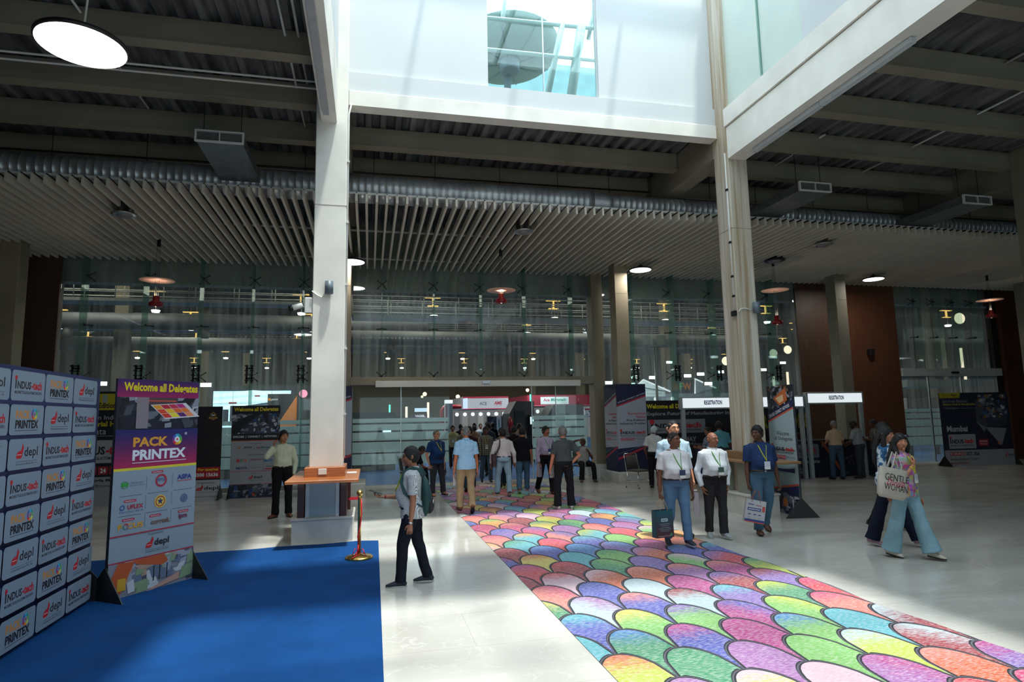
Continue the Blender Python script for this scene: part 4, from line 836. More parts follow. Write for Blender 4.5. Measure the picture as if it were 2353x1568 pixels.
# ================================================================ PEOPLE
def fabric(name, col, kind='plain', c2=None, s=1.):
    if name in MC: return MC[name]
    m = mat(name, srgb(hexc(col)), .85, var=.10, scale=5, bump=.55, bscale=9, spec=.2)
    nt = m.node_tree; N = nt.nodes; L = nt.links; b = N['Principled BSDF']
    for nd in N:
        if nd.type == 'BUMP': nd.inputs['Distance'].default_value = .03
    if kind == 'plain': return m
    base = b.inputs['Base Color'].links[0].from_socket; tc = N.new('ShaderNodeTexCoord'); sx = N.new('ShaderNodeSeparateXYZ'); L.new(tc.outputs['Object'], sx.inputs[0])
    mx = N.new('ShaderNodeMix'); mx.data_type = 'RGBA'; mx.inputs[7].default_value = srgb(hexc(c2))+(1,); L.new(base, mx.inputs[6]); L.new(mx.outputs[2], b.inputs['Base Color'])
    def M(op, a, bb=None, c=None):
        q = N.new('ShaderNodeMath'); q.operation = op
        for i, v in enumerate((a, bb, c)):
            if v is None: continue
            if isinstance(v, (int, float)): q.inputs[i].default_value = v
            else: L.new(v, q.inputs[i])
        return q.outputs[0]
    line = lambda o, f, th: M('GREATER_THAN', M('SINE', M('MULTIPLY', o, f*s)), th)
    if kind == 'check': L.new(M('MAXIMUM', line(M('ADD', sx.outputs[0], M('MULTIPLY', sx.outputs[1], .6)), 130, .55), line(sx.outputs[2], 130, .55)), mx.inputs[0])
    elif kind == 'stripe': L.new(line(M('ADD', sx.outputs[0], M('MULTIPLY', sx.outputs[1], .3)), 110, .4), mx.inputs[0])
    elif kind == 'dots': L.new(M('GREATER_THAN', M('MULTIPLY', M('SINE', M('MULTIPLY', M('ADD', M('ADD', sx.outputs[0], sx.outputs[1]), sx.outputs[2]), 210*s)), M('SINE', M('MULTIPLY', M('SUBTRACT', M('ADD', sx.outputs[0], sx.outputs[1]), sx.outputs[2]), 210*s))), .25), mx.inputs[0])
    elif kind == 'blot':
        n = N.new('ShaderNodeTexNoise'); n.inputs['Scale'].default_value = 9*s; n.inputs['Detail'].default_value = 2; L.new(tc.outputs['Object'], n.inputs[0])
        r = N.new('ShaderNodeMapRange'); r.inputs[1].default_value = .5; r.inputs[2].default_value = .56; L.new(n.outputs[0], r.inputs[0]); L.new(r.outputs[0], mx.inputs[0])
    elif kind == 'floral':
        v = N.new('ShaderNodeTexVoronoi'); v.inputs['Scale'].default_value = 16*s; L.new(tc.outputs['Object'], v.inputs[0])
        h_ = N.new('ShaderNodeHueSaturation'); h_.inputs['Saturation'].default_value = 1.3; h_.inputs['Value'].default_value = .6; L.new(v.outputs['Color'], h_.inputs['Color'])
        L.new(h_.outputs[0], mx.inputs[7]); mx.inputs[0].default_value = .62
    return m
SKIN = {}
def skin(col):
    if col not in SKIN:
        m = mat('skin_'+col, tuple(min(.8, x*1.35) for x in srgb(hexc(col))), .5, var=.05, scale=4); m.node_tree.nodes['Principled BSDF'].inputs['Subsurface Weight'].default_value = .0; SKIN[col] = m
    return SKIN[col]
M_hair = mat('black_hair', (.006, .005, .0045), .75, var=.4, scale=40, bump=.5, bscale=90, stretch=(1, 1, .2))
M_grey = mat('grey_hair', (.14, .13, .125), .5, var=.5, scale=40, bump=.5, bscale=90)
M_lip = mat('lip', srgb(hexc('7a4038')), .5, var=0); M_eye = mat('eye_white', (.6, .58, .55), .3, var=0); M_iris = mat('eye_dark', (.01, .006, .004), .2, var=0)
def V(*a): return Vector(a)
def remesh(mb, vox, smooth=2, wob=0., seed=0):
    o = mb.build('tmp'); md = o.modifiers.new('r', 'REMESH'); md.mode = 'VOXEL'; md.voxel_size = vox; md.use_smooth_shade = True
    if smooth: s = o.modifiers.new('s', 'SMOOTH'); s.factor = .5; s.iterations = smooth
    dg = bpy.context.evaluated_depsgraph_get(); me = bpy.data.meshes.new_from_object(o.evaluated_get(dg), depsgraph=dg)
    old = o.data; bpy.data.objects.remove(o); bpy.data.meshes.remove(old)
    if wob:
        n_ = len(me.vertices); co = np.zeros(n_*3); nr = np.zeros(n_*3); me.vertices.foreach_get('co', co); me.vertices.foreach_get('normal', nr); co = co.reshape(-1, 3); nr = nr.reshape(-1, 3)
        nv_ = np.array([noise.noise(Vector((x*9+seed, y*9, z*5)))+.5*noise.noise(Vector((x*17, y*17+seed, z*11))) for x, y, z in co.tolist()])
        me.vertices.foreach_set('co', (co+nr*(wob*nv_)[:, None]).ravel()); me.update()
    me.polygons.foreach_set('use_smooth', [True]*len(me.polygons))
    return me
def meshobj(name, me, mats, parent):
    me.materials.clear()
    for m in mats: me.materials.append(m)
    o = bpy.data.objects.new(name, me); C.objects.link(o); o.parent = parent; return o
def blank(): return MB()
def person(label, loc, face, H=1.68, pose=None, skinc='8a5a3c', top=None, sleeve='short', tuck=True, bottom=None, flare=0., shoe='shoe', shoec=None, hair='short', hairm=None,
           bulk=1., belly=0., vox=.012, lany=None, badge=None, belt=None, glasses=False, mous=False, female=False, group=None, legs=True, collar=True, beard=False):
    P = dict(lean=(0, 0), twist=0, head=(0, 0), LT=(.05, .02, -1), LS=(.02, -.02, -1), RT=(.05, .02, -1), RS=(.02, -.02, -1), LA=(.18, 0, -1), LF=(.08, .2, -1), RA=(.18, 0, -1), RF=(.08, .2, -1), LFt=(10, 0), RFt=(10, 0), sit=None, lh=None, rh=None, curl=(28, 28))
    if pose: P.update(pose)
    k = H/1.70; rt = thing('person', label, 'person', loc, math.radians(face), group)
    S = skin(skinc); hairm = hairm or M_hair
    u = V(P['lean'][0], P['lean'][1], 1).normalized(); tw = math.radians(P['twist'])
    r = V(math.cos(tw), math.sin(tw), 0); f = u.cross(r).normalized(); r = f.cross(u).normalized()   # torso frame: r = the person's right
    hipw = (.088 if not female else .092)*k
    # ---- legs: fall from the pelvis, then everything is lifted so that the lower foot stands at 0
    th, sh, ank = .245*H, .245*H, .045*H
    pel = V(0, 0, 0); J = {}
    for s_, q in (('L', -1), ('R', 1)):
        T = P[s_+'T']; Sd = P[s_+'S']; a = V(q*hipw, 0, -.02*k); kn = a+V(q*T[0], T[1], T[2]).normalized()*th; an = kn+V(q*Sd[0], Sd[1], Sd[2]).normalized()*sh
        J[s_] = [a, kn, an]
        yaw, pit = P[s_+'Ft']; ya = math.radians(yaw)*q; pi_ = math.radians(pit)
        J[s_+'d'] = V(math.sin(ya)*math.cos(pi_), math.cos(ya)*math.cos(pi_), math.sin(pi_))
    def sole(s_):
        an = J[s_][2]; d = J[s_+'d']; return min(an.z-ank*math.cos(math.asin(max(-1, min(1, d.z))))+min(0, d.z)*.17*k, an.z-ank)
    dz = -min(sole('L'), sole('R')); 
    if P['sit'] is not None: dz = P['sit']+.085*k
    up = V(0, 0, dz)
    for s_ in 'LR': J[s_] = [p+up for p in J[s_]]
    pel = pel+up
    bw = bulk
    # torso stations: (height above pelvis, half width, half depth, forward offset)
    B = belly
    wF = .86 if female else 1.
    st = [(-.07, .150, .105, -.01), (.0, .163, .118, -.005), (.07, .158*wF, .116+B*.5, .008+B*.5), (.14, .150*wF, .112+B, .014+B*.85), (.21, .150*wF, .110+B*.9, .014+B*.75), (.28, .158*wF, .110+B*.4, .006+B*.3), (.35, .168*wF, .112, .004), (.40, .170*wF, .102, -.004), (.435, .146*wF, .084, -.010), (.462, .108*wF, .068, -.014), (.488, .066, .054, -.014)]
    stw = [(z*k*1.02, a*k*bw, b_*k*(.5+.5*bw), o*k) for z, a, b_, o in st]
    def tp(z, x=0, y=0): return pel+u*z+r*x+f*y
    def ts(z):
        for i in range(len(stw)-1):
            if stw[i][0] <= z <= stw[i+1][0]:
                t = (z-stw[i][0])/(stw[i+1][0]-stw[i][0]); return [stw[i][j]+(stw[i+1][j]-stw[i][j])*t for j in (1, 2, 3)]
        return list(stw[0][1:]) if z < stw[0][0] else list(stw[-1][1:])
    def loft(mb, rows, m, n=20, pw=2.4):
        vs = []; fs = []
        for z, a, b_, o in rows:
            for j in range(n):
                t = 2*PI*j/n; c_, s__ = math.cos(t), math.sin(t)
                vs.append(tp(z, math.copysign(abs(c_)**(2/pw), c_)*a, o+math.copysign(abs(s__)**(2/pw), s__)*b_))
        for i in range(len(rows)-1):
            for j in range(n): a_ = i*n+j; b2 = i*n+(j+1) % n; fs.append((a_, b2, b2+n, a_+n))
        fs.append(tuple(range(n-1, -1, -1))); fs.append(tuple(range((len(rows)-1)*n, len(rows)*n)))
        mb.add(vs, fs, m, True)
    def torso(mb, m, ex, z0, z1):
        rows = [(z, a+ex, b_+ex, o) for z, a, b_, o in stw if z0 < z < z1]
        for z in (z0, z1):
            a, b_, o = ts(z); rows.append((z, a+ex, b_+ex, o))
        rows.sort(); loft(mb, rows, m)
    shz = .388*k; shw = (.166 if not female else .146)*k*(.4+.6*bw)
    sh_ = {'L': tp(shz, -shw, -.012*k), 'R': tp(shz, shw, -.012*k)}
    ua, fo = .175*H, .150*H
    A = {}
    for s_, q in (('L', -1), ('R', 1)):
        a = P[s_+'A']; b_ = P[s_+'F']
        vec = lambda c: (r*(q*c[0])+f*c[1]+u*c[2]).normalized()
        e = sh_[s_]+vec(a)*ua; w_ = e+vec(b_)*fo; A[s_] = [sh_[s_], e, w_, vec(b_), q]
    # neck and head frame
    nb = tp(.475*k, 0, -.012*k); hy, hp = math.radians(P['head'][0]), math.radians(P['head'][1])
    hf0 = f; hf = (Matrix.Rotation(hy, 3, u) @ f); hr = hf.cross(u).normalized(); hf = Matrix.Rotation(hp, 3, hr) @ hf; hu = hr.cross(hf).normalized()
    hs = k*1.06 if not female else k*1.02
    hc = nb+u*.045*k+hu*.100*k+hf*.018*k
    def hp_(x, y, z): return hc+hr*(x*hs)+hf*(y*hs)+hu*(z*hs)
    def head_pt(th_, ph, sc=1., fat=0.):     # th_: angle round the head (0 = right, 90 = face), ph: latitude
        c, s2 = math.cos(th_), math.sin(th_); cz, sz = math.cos(ph), math.sin(ph)
        x = .080*cz*c; y = (.094 if s2 < 0 else .088)*cz*s2; z = .112*sz
        if z < 0:
            t = -z/.112; x *= 1-.25*t*t-.04*t; y = y*(1-.12*t*t) + (.012*t if s2 > 0 else .02*t)
        else: y -= .006*z/.112
        return hp_(x*sc, y*sc, z*sc)
    def headmesh(mb, m, fn, nu=28, nv=20):
        vs = []; fs = []
        for i in range(nv+1):
            ph = -PI/2+PI*i/nv
            for j in range(nu): vs.append(fn(2*PI*j/nu, ph))
        for i in range(nv):
            for j in range(nu): a_ = i*nu+j; b2 = i*nu+(j+1) % nu; fs.append((a_, b2, b2+nu, a_+nu))
        fs.append(tuple(range(nu-1, -1, -1))); fs.append(tuple(range(nv*nu, (nv+1)*nu))); mb.add(vs, fs, m, True)
    # ---------------- body: one continuous skin
    mb = MB(); torso(mb, S, -.012, -.07*k, .48*k)
    mb.tube([tp(.44*k, 0, -.012*k), nb+u*.02*k, hc-hu*.06*k], [.068*k*bw**.5, .056*k*bw**.5, .055*k], S, 16)
    headmesh(mb, S, lambda a, b_: head_pt(a, b_))
    E_ = lambda x, y, z, rx, ry, rz: mb.tube([hp_(x, y, z-rz), hp_(x, y, z-rz*.5), hp_(x, y, z), hp_(x, y, z+rz*.5), hp_(x, y, z+rz)], [rx*.25*hs, rx*.85*hs, rx*hs, rx*.85*hs, rx*.25*hs], S, 10, ry=[ry*.25*hs, ry*.85*hs, ry*hs, ry*.85*hs, ry*.25*hs])
    mb.tube([hp_(0, .082, .018), hp_(0, .096, -.004), hp_(0, .106, -.022), hp_(0, .088, -.03)], [.008*hs, .012*hs, .017*hs, .012*hs], S, 8)
    mb.tube([hp_(-.05, .066, .03), hp_(-.02, .084, .032), hp_(.02, .084, .032), hp_(.05, .066, .03)], .010*hs, S, 8)
    for q in (-1, 1):
        mb.tube([hp_(q*.046, .062, -.012), hp_(q*.040, .070, -.028)], .017*hs, S, 8)
        mb.tube([hp_(q*.077, -.006, .022), hp_(q*.084, -.014, .012), hp_(q*.082, -.01, -.01), hp_(q*.073, -.002, -.028)], [.006*hs, .010*hs, .009*hs, .005*hs], S, 8, ry=[.014*hs, .02*hs, .017*hs, .008*hs])
    mb.tube([hp_(-.02, .082, -.054), hp_(.02, .082, -.054)], .0105*hs, S, 8); mb.tube([hp_(-.012, .078, -.088), hp_(.012, .078, -.088)], .018*hs, S, 8)
    for s_ in 'LR':
        a, e, w_, d, q = A[s_]; g = k*(.75+.25*bw)*(.86 if female else 1)
        a = a-u*.008*k; mid = a.lerp(e, .35); mb.tube([a, mid, a.lerp(e, .8), e, e.lerp(w_, .3), e.lerp(w_, .75), w_], [.040*g, .042*g, .038*g, .034*g, .037*g, .029*g, .024*g], S, 14, ry=[.044*g, .046*g, .040*g, .035*g, .036*g, .026*g, .018*g])
        h_, kn, an = J[s_]
        if legs: mb.tube([h_, h_.lerp(kn, .5), kn, kn.lerp(an, .35), an], [.07*k, .06*k, .045*k, .045*k, .03*k], S, 12)
    # palm inside the remeshed skin
    HD = {}
    for s_ in 'LR':
        a, e, w_, d, q = A[s_]; hd = P['lh' if s_ == 'L' else 'rh']
        fd = (r*(q*hd[0][0])+f*hd[0][1]+u*hd[0][2]).normalized() if hd else d
        pn = (r*(q*hd[1][0])+f*hd[1][1]+u*hd[1][2]) if hd else r*(-q)          # palm normal
        pn = (pn-fd*pn.dot(fd)).normalized(); sd_ = fd.cross(pn)
        if sd_.dot(f*.9+u*.4) < 0: sd_ = -sd_
        if hd and len(hd) > 2: sd_ = sd_*hd[2]
        HD[s_] = (w_, fd, pn, sd_)
        mb.tube([w_-fd*.01, w_+fd*.03*k, w_+fd*.075*k, w_+fd*.088*k], [.02*k, .034*k, .038*k, .034*k], S, 12, ry=[.018*k, .016*k, .014*k, .010*k], ref=pn)
    me = remesh(mb, vox if vox >= .01 else vox, 1)
    # fingers: five separate, unequal, bent
    fb = MB()
    for s_ in 'LR':
        w_, fd, pn, sd_ = HD[s_]; cu = math.radians(P['curl'][0 if s_ == 'L' else 1]); n = 7 if vox < .011 else 5
        for i, (off, ln) in enumerate(((.028, .074), (.0095, .082), (-.0095, .076), (-.027, .060))):
            p = w_+fd*.080*k+sd_*off*k; dd = fd; pts = [p-fd*.012*k, p]; 
            for j, fr in enumerate((.45, .3, .25)):
                ax = fd.cross(pn); c_ = cu*(j+.6)+.05*i; dd = fd*math.cos(c_)+pn*math.sin(c_); p = p+dd*ln*fr*k; pts.append(p)
            fb.tube(pts, [.0085*k, .0088*k, .0082*k, .0076*k, .0055*k], S, n)
        p = w_+fd*.022*k+sd_*.024*k; t1 = (sd_*.75+fd*.75+pn*.25).normalized(); t2 = (sd_*.25+fd*.95+pn*.45*(1+cu)).normalized()
        fb.tube([p, p+t1*.036*k, p+t1*.036*k+t2*.026*k, p+t1*.036*k+t2*.044*k], [.013*k, .0105*k, .0095*k, .006*k], S, n)
    nv = len(me.vertices); vs = [tuple(v.co) for v in me.vertices]; fs = [tuple(p.vertices) for p in me.polygons]
    full = bpy.data.meshes.new('body'); full.from_pydata(vs+fb.v, [], fs+[[nv+a for a in q] for q in fb.f]); full.polygons.foreach_set('use_smooth', [True]*len(full.polygons)); bpy.data.meshes.remove(me)
    body = meshobj('body', full, [S], rt)
    fine = vox < .011
    # ---------------- face
    if fine or vox < .014:
        for q in (-1, 1):
            e = MB(); c = hp_(q*.031, .0745, .008); c0 = tuple(c)
            c = c-hf*.003*hs; e.tube([c-hr*.013*hs, c-hr*.006*hs, c+hr*.006*hs, c+hr*.013*hs], [.001*hs, .008*hs, .008*hs, .001*hs], M_eye, 8, ry=[.001*hs, .0042*hs, .0042*hs, .001*hs], ref=tuple(hf))
            c2 = c+hf*.0035*hs; e.tube([c2, c2+hf*.0055*hs], [.0052*hs, .0042*hs], M_iris, 8); e.build('eye', rt)
            e = MB(); e.tube([hp_(q*.014, .093, .031), hp_(q*.032, .089, .038), hp_(q*.05, .072, .032)], [.003*hs, .0048*hs, .002*hs], M_hair, 6); e.build('eyebrow', rt)
        MB().tube([hp_(-.023, .084, -.056), hp_(-.008, .0935, -.053), hp_(.008, .0935, -.053), hp_(.023, .084, -.056)], [.002*hs, .0055*hs, .0055*hs, .002*hs], M_lip, 6).build('lips', rt)
        if mous: MB().tube([hp_(-.03, .082, -.047), hp_(-.012, .096, -.039), hp_(.012, .096, -.039), hp_(.03, .082, -.047)], [.002*hs, .0065*hs, .0065*hs, .002*hs], M_hair, 6).build('moustache', rt)
    if glasses:
        g_ = MB()
        for q in (-1, 1):
            pts = [hp_(q*.034+.021*math.cos(t), .103-.01*abs(math.cos(t)), .006+.016*math.sin(t)) for t in [2*PI*i/12 for i in range(13)]]; g_.tube(pts, .0022*hs, M_dark, 5)
            g_.tube([hp_(q*.056, .095, .01), hp_(q*.08, .03, .016), hp_(q*.084, -.01, .014)], .002*hs, M_dark, 5)
        g_.tube([hp_(-.013, .104, .01), hp_(.013, .104, .01)], .002*hs, M_dark, 5); g_.build('eyeglasses', rt)
    # ---------------- hair: a cap that dips under the skin where there is none
    if hair != 'none':
        def hm(a, b_):
            s2 = math.sin(a); front = max(0, s2)
            hl = {'short': .74*front**1.5-.34+.16*front+.10*noise.noise(Vector((a*5, b_*5, H*9))), 'thin': .95*front-.25, 'bald': 1.35 if s2 > -.35 else .55*0+.62 if b_ > .62 else -.4, 'long': .5*front**1.5-.5+.28*front, 'cap': .5*front-.2}[hair]
            if hair == 'bald': on = -.45 < b_ < .45-.15*front and s2 < .12
            elif hair == 'short' or hair == 'thin': on = b_ > hl or (s2 < -.2 and b_ > -.62)
            else: on = b_ > hl or (s2 < 0 and b_ > -.8)
            t = {'short': 1.085+.075*max(0, math.sin(b_))+.03*front, 'thin': 1.045, 'bald': 1.04, 'long': 1.13, 'cap': 1.1}[hair]
            return t if on else .9
        def hfn(a, b_):
            acc = 0; 
            for da, db in ((0, 0), (.12, 0), (-.12, 0), (0, .1), (0, -.1)): acc += hm(a+da, b_+db)
            t = acc/5; p = head_pt(a, b_, t)
            if t > 1: p = p+(p-hc).normalized()*hs*(.004*noise.noise(p*70)+.007*noise.noise(p*28))
            return p
        hb = MB(); headmesh(hb, hairm, hfn, 44 if fine else 26, 34 if fine else 20)
        if hair == 'long':
            for q in (-1, 0, 1):
                hb.tube([hp_(q*.045, -.05, .03), hp_(q*.06, -.085, -.06), tp(.40*k, q*.07*k, -.12*k), tp(.26*k, q*.075*k, -.135*k), tp(.14*k, q*.05*k, -.12*k)], [.05*hs, .055*hs, .06*hs, .05*hs, .012*hs], hairm, 12, ry=[.04*hs, .04*hs, .035*hs, .03*hs, .01*hs])
            for q in (-1, 1): hb.tube([hp_(q*.07, .01, .04), hp_(q*.088, .0, -.05), tp(.43*k, q*.11*k, .01*k), tp(.36*k, q*.13*k, .03*k)], [.025*hs, .032*hs, .036*hs, .012*hs], hairm, 10)
        if hair == 'long': meshobj('hair', remesh(hb, max(vox, .009), 2, .006), [hairm], rt)
        else: hb.build('hair', rt)
        if hair == 'cap': pass
    if beard:
        def bf(a, b_):
            on = math.sin(a) > -.1 and -1.25 < b_ < -.3 ; return head_pt(a, b_, 1.05 if on else .9)
        bb = MB(); headmesh(bb, hairm, bf); bb.build('beard', rt)
    # ---------------- clothes
    if top:
        tb = MB(); z0 = (.035 if tuck else -.055)*k; torso(tb, top, .012*k+.004, z0, .468*k)
        if not tuck:
            a, b_, o = ts(-.05*k); loft(tb, [(-.11*k, a+.042*k, b_+.040*k, o), (.0*k, a+.040*k, b_+.036*k, o), (.09*k, a+.028*k, b_+.026*k, o+B*.3*k)], top)
        for s_ in 'LR':
            a, e, w_, d, q = A[s_]; g = k*(.75+.25*bw)*(.86 if female else 1)
            st_ = a-r*(q*.055*k)+u*.006*k
            if sleeve == 'short': tb.tube([st_, a, a.lerp(e, .45), a.lerp(e, .72)], [.064*g, .068*g, .062*g, .064*g], top, 14, ry=[.068*g, .072*g, .066*g, .068*g])
            elif sleeve == 'three': tb.tube([st_, a, a.lerp(e, .6), e, e.lerp(w_, .4)], [.064*g, .067*g, .056*g, .05*g, .046*g], top, 14)
            else: tb.tube([st_, a, a.lerp(e, .5), e-d*.01, e+d*.01, e.lerp(w_, .5), e.lerp(w_, .93)], [.064*g, .068*g, .059*g, .053*g, .051*g, .046*g, .039*g], top, 14)
        if sleeve != 'short':
            for s_ in 'LR': tb.ball(A[s_][1], .050*k*(.75+.25*bw)*(.86 if female else 1), top, 14, 9)
        tb.tube([tp(.425*k, 0, -.014*k), tp(.468*k, 0, -.014*k), tp(.492*k, 0, -.012*k)], [.13*k*bw**.5, .088*k*bw**.5, .066*k*bw**.5], top, 18, ry=[.088*k, .076*k*bw**.5, .064*k*bw**.5], ref=tuple(f))
        me = remesh(tb, max(vox, .009), 2, .011*k, sum(map(ord, label)) % 97)
        sh_o = meshobj('shirt' if not female else 'top', me, [top], rt)
        if collar:
            cb_ = MB(); pts = []; cr_ = (.070+.012*(bw-1))*k
            for i in range(15):
                t = math.radians(-62+i*(304/14)-90+180-0) if 0 else math.radians(90+28+i*(304/14)); fr = max(0, math.sin(t)); pts.append(tp((.490-.030*fr-.014*fr**6)*k, cr_*math.cos(t), -.012*k+cr_*math.sin(t)*(1+.12*fr)))
            cb_.tube(pts, .006*k, top, 8, ry=.018*k, ref=tuple(-u)); cb_.build('collar', sh_o)
    if bottom:
        pb = MB(); rows = [(-.07*k, .152*k*bw+.008, .112*k*bw+.01, -.008*k), (.0, .165*k*bw+.008, .122*k*bw+.008, -.004*k)]
        a, b_, o = ts(.06*k); rows.append(((.06 if tuck else .02)*k, a+.009, b_+.009, o)); loft(pb, rows, bottom)
        for s_ in 'LR':
            h_, kn, an = J[s_]; dn = (an-kn).normalized(); hem = an-dn*.0-V(0, 0, .012*k); lf = .6+.4*bw
            pb.tube([h_+V(0, 0, .05*k), h_.lerp(kn, .12), h_.lerp(kn, .5), kn, kn.lerp(hem, .3), kn.lerp(hem, .75), hem], [.092*k*lf, .100*k*lf, .086*k*lf, (.070+flare*.25)*k, (.068+flare*.5)*k, (.064+flare*.8)*k, (.066+flare)*k], bottom, 16, ry=[.10*k*lf, .108*k*lf, .092*k*lf, .074*k, (.072+flare*.5)*k, (.068+flare*.8)*k, (.071+flare)*k], ref=(1, 0, 0))
        me = remesh(pb, max(vox, .010), 2, .012*k, (sum(map(ord, label))+31) % 97); meshobj('trousers', me, [bottom], rt)
    # ---------------- feet
    if legs:
        sc_ = shoec or M_black
        for s_ in 'LR':
            h_, kn, an = J[s_]; d = J[s_+'d']; sd_ = V(d.y, -d.x, 0).normalized(); upv = sd_.cross(d).normalized()
            if upv.z < 0: upv = -upv
            b0 = an-upv*ank; pt = lambda x, y, z: b0+d*x*k+sd_*y*k+upv*z*k
            up_m = S if shoe == 'sandal' else sc_
            fm = MB(); w0 = .034 if not female else .03; L_ = 1 if not female else .92
            fm.tube([pt(-.075*L_, 0, .036), pt(-.06*L_, 0, .042), pt(0, 0, .048), pt(.07*L_, 0, .038), pt(.13*L_, 0, .028), pt(.175*L_, 0, .022)], [.012*k, w0*k, w0*1.03*k, (w0+.009)*k, (w0+.010)*k, .018*k], up_m, 14, ry=[.012*k, .034*k, .046*k, .034*k, .023*k, .012*k], ref=tuple(upv))
            if shoe != 'flat': fm.tube([pt(-.03, 0, .03), pt(-.025, 0, .085 if shoe != 'sandal' else .1)], [.036*k, .036*k], up_m, 12)
            nm = 'foot' if shoe == 'sandal' else 'shoe'; fm.build(nm, rt)
            so = MB(); rr = []
            for i in range(18):
                t = 2*PI*i/18; x = .05+.128*L_*math.cos(t); y = (w0+.004+.008*max(0, math.cos(t)))*math.sin(t); rr.append((x, y))
            hs_ = .022 if shoe == 'sneaker' else .012
            so.prism([pt(x, y, 0) for x, y in rr], tuple(upv*hs_*k), mat('white_sole', (.5, .48, .43), .6) if shoe == 'sneaker' else M_black)
            if shoe == 'sandal':
                for x in (.03, .10): so.tube([pt(x, -.048, .01), pt(x, -.035, .052 if x < .05 else .044), pt(x, .035, .052 if x < .05 else .044), pt(x, .048, .01)], .007*k, sc_, 6, ry=.014*k)
            so.build('sole' if shoe != 'sandal' else 'sandal', rt)
    # ---------------- belt, lanyard, badge
    if belt:
        a, b_, o = ts(.05*k); bm = MB(); loft(bm, [(.032*k, a+.019, b_+.019, o), (.060*k, a+.019, b_+.019, o)], belt, 28); bo = bm.build('belt', rt)
        y = o+b_+.019; q = MB(); c = tp(.046*k, 0, y); q.tube([c-f*.002, c+f*.006], [.022*k, .022*k], M_steel, 4); q.build('buckle', bo)
    def front(z, x=0):
        a, b_, o = ts(z); return o+b_*(1-min(.95, abs(x)/(a+.02))**2.4)**(1/2.4)+.022*k
    if lany:
        lm = mat('lanyard_'+lany, srgb(hexc(lany)), .6, var=0); zb = .20*k
        for q in (-1, 1):
            pts = [tp(.475*k, 0, -.085*k), tp(.482*k, q*.055*k, -.055*k), tp(.478*k, q*.072*k, -.0*k)]
            for i in range(1, 7):
                t = i/6; x = q*.072*k*(1-t)+.0; z = .46*k+(zb-.46*k)*t; pts.append(tp(z, x, front(z, x)))
            MB().tube(pts, .012*k, lm, 6, ry=.004, ref=tuple(f)).build('lanyard', rt)
        if badge:
            y = front(zb-.05*k)+.006; c = tp(zb-.065*k, 0, y); bd = MB()
            bd.prism([c-r*.045*k-u*.06*k, c+r*.045*k-u*.06*k, c+r*.045*k+u*.06*k, c-r*.045*k+u*.06*k], tuple(f*.004), mat('badge_'+badge, srgb(hexc(badge)), .4, var=0)); bo = bd.build('badge', rt)
            MB().prism([c+f*.005-r*.045*k-u*.06*k, c+f*.005+r*.045*k-u*.06*k, c+f*.005+r*.045*k-u*.02*k, c+f*.005-r*.045*k-u*.02*k], tuple(f*.001), M_track).build('badge_strip', bo)
    W = rt.matrix_world if False else Matrix.Translation(rt.location) @ Matrix.Rotation(math.radians(face), 4, 'Z')
    info = dict(root=rt, hand={s_: W @ (HD[s_][0]+HD[s_][1]*.075*k+HD[s_][2]*.02*k) for s_ in 'LR'}, wrist={s_: W @ A[s_][2] for s_ in 'LR'}, W=W, tp=tp, front=front, hp=hp_, A=A, HD=HD, k=k, f=f, r=r, u=u, ts=ts, hc=hc, head_pt=head_pt, headmesh=headmesh)
    return info
# ================================================================ THE EXHIBITION HALL BEYOND THE GLASS
M_dull = mat('dull_grey_duct', (.12, .13, .135), .6, .3, var=.2, scale=1)
M_hw = mat('hall_beige_wall', srgb(hexc('655d49')), .8, var=.08, scale=.6)
M_hb = mat('hall_beam_paint', srgb(hexc('5d5a4e')), .7, var=.1, scale=.6)
struct('wall_back', MB().box(-30, 48, 74, 74.3, 0, 13, M_hw)); struct('wall_left', MB().box(-30.2, -30, 19.9, 74, 0, 13, M_hw)); struct('wall_right', MB().box(48, 48.2, 19, 74, 0, 13, M_hw))
struct('ceiling', MB().box(-30, 48, 19.9, 74.3, 13, 13.2, mat('hall_roof_sheet', (.07, .07, .065), .7)))
struct('wall_front', MB().box(-30, -14, 19.5, 19.9, 0, 13, M_hw).box(32, 48, 19.5, 19.9, 0, 13, M_hw).box(-30, 48, 19.6, 19.9, 9.4, 13, M_hw))
for y in range(24, 74, 5):
    mb = MB(); mb.box(-30, 48, y, y+.3, 11.2, 11.35, M_hb).box(-30, 48, y, y+.3, 12.4, 12.6, M_hb)
    for i in range(52):
        x = -29.5+i*1.5; mb.tube([(x, y+.15, 11.3), (x+.75, y+.15, 12.45), (x+1.5, y+.15, 11.3)], .05, M_hb, 4, smooth=False)
    struct('ceiling_truss', mb)
for x in (-22, -12, -2.2, 17.5, 27.5, 37):
    for y in (34, 50, 66): struct('column', MB().box(x-.3, x+.3, y-.3, y+.3, 0, 12.5, M_hw))
M_rail = mat('grey_white_rail', srgb(hexc('a8aaa4')), .5, var=0)
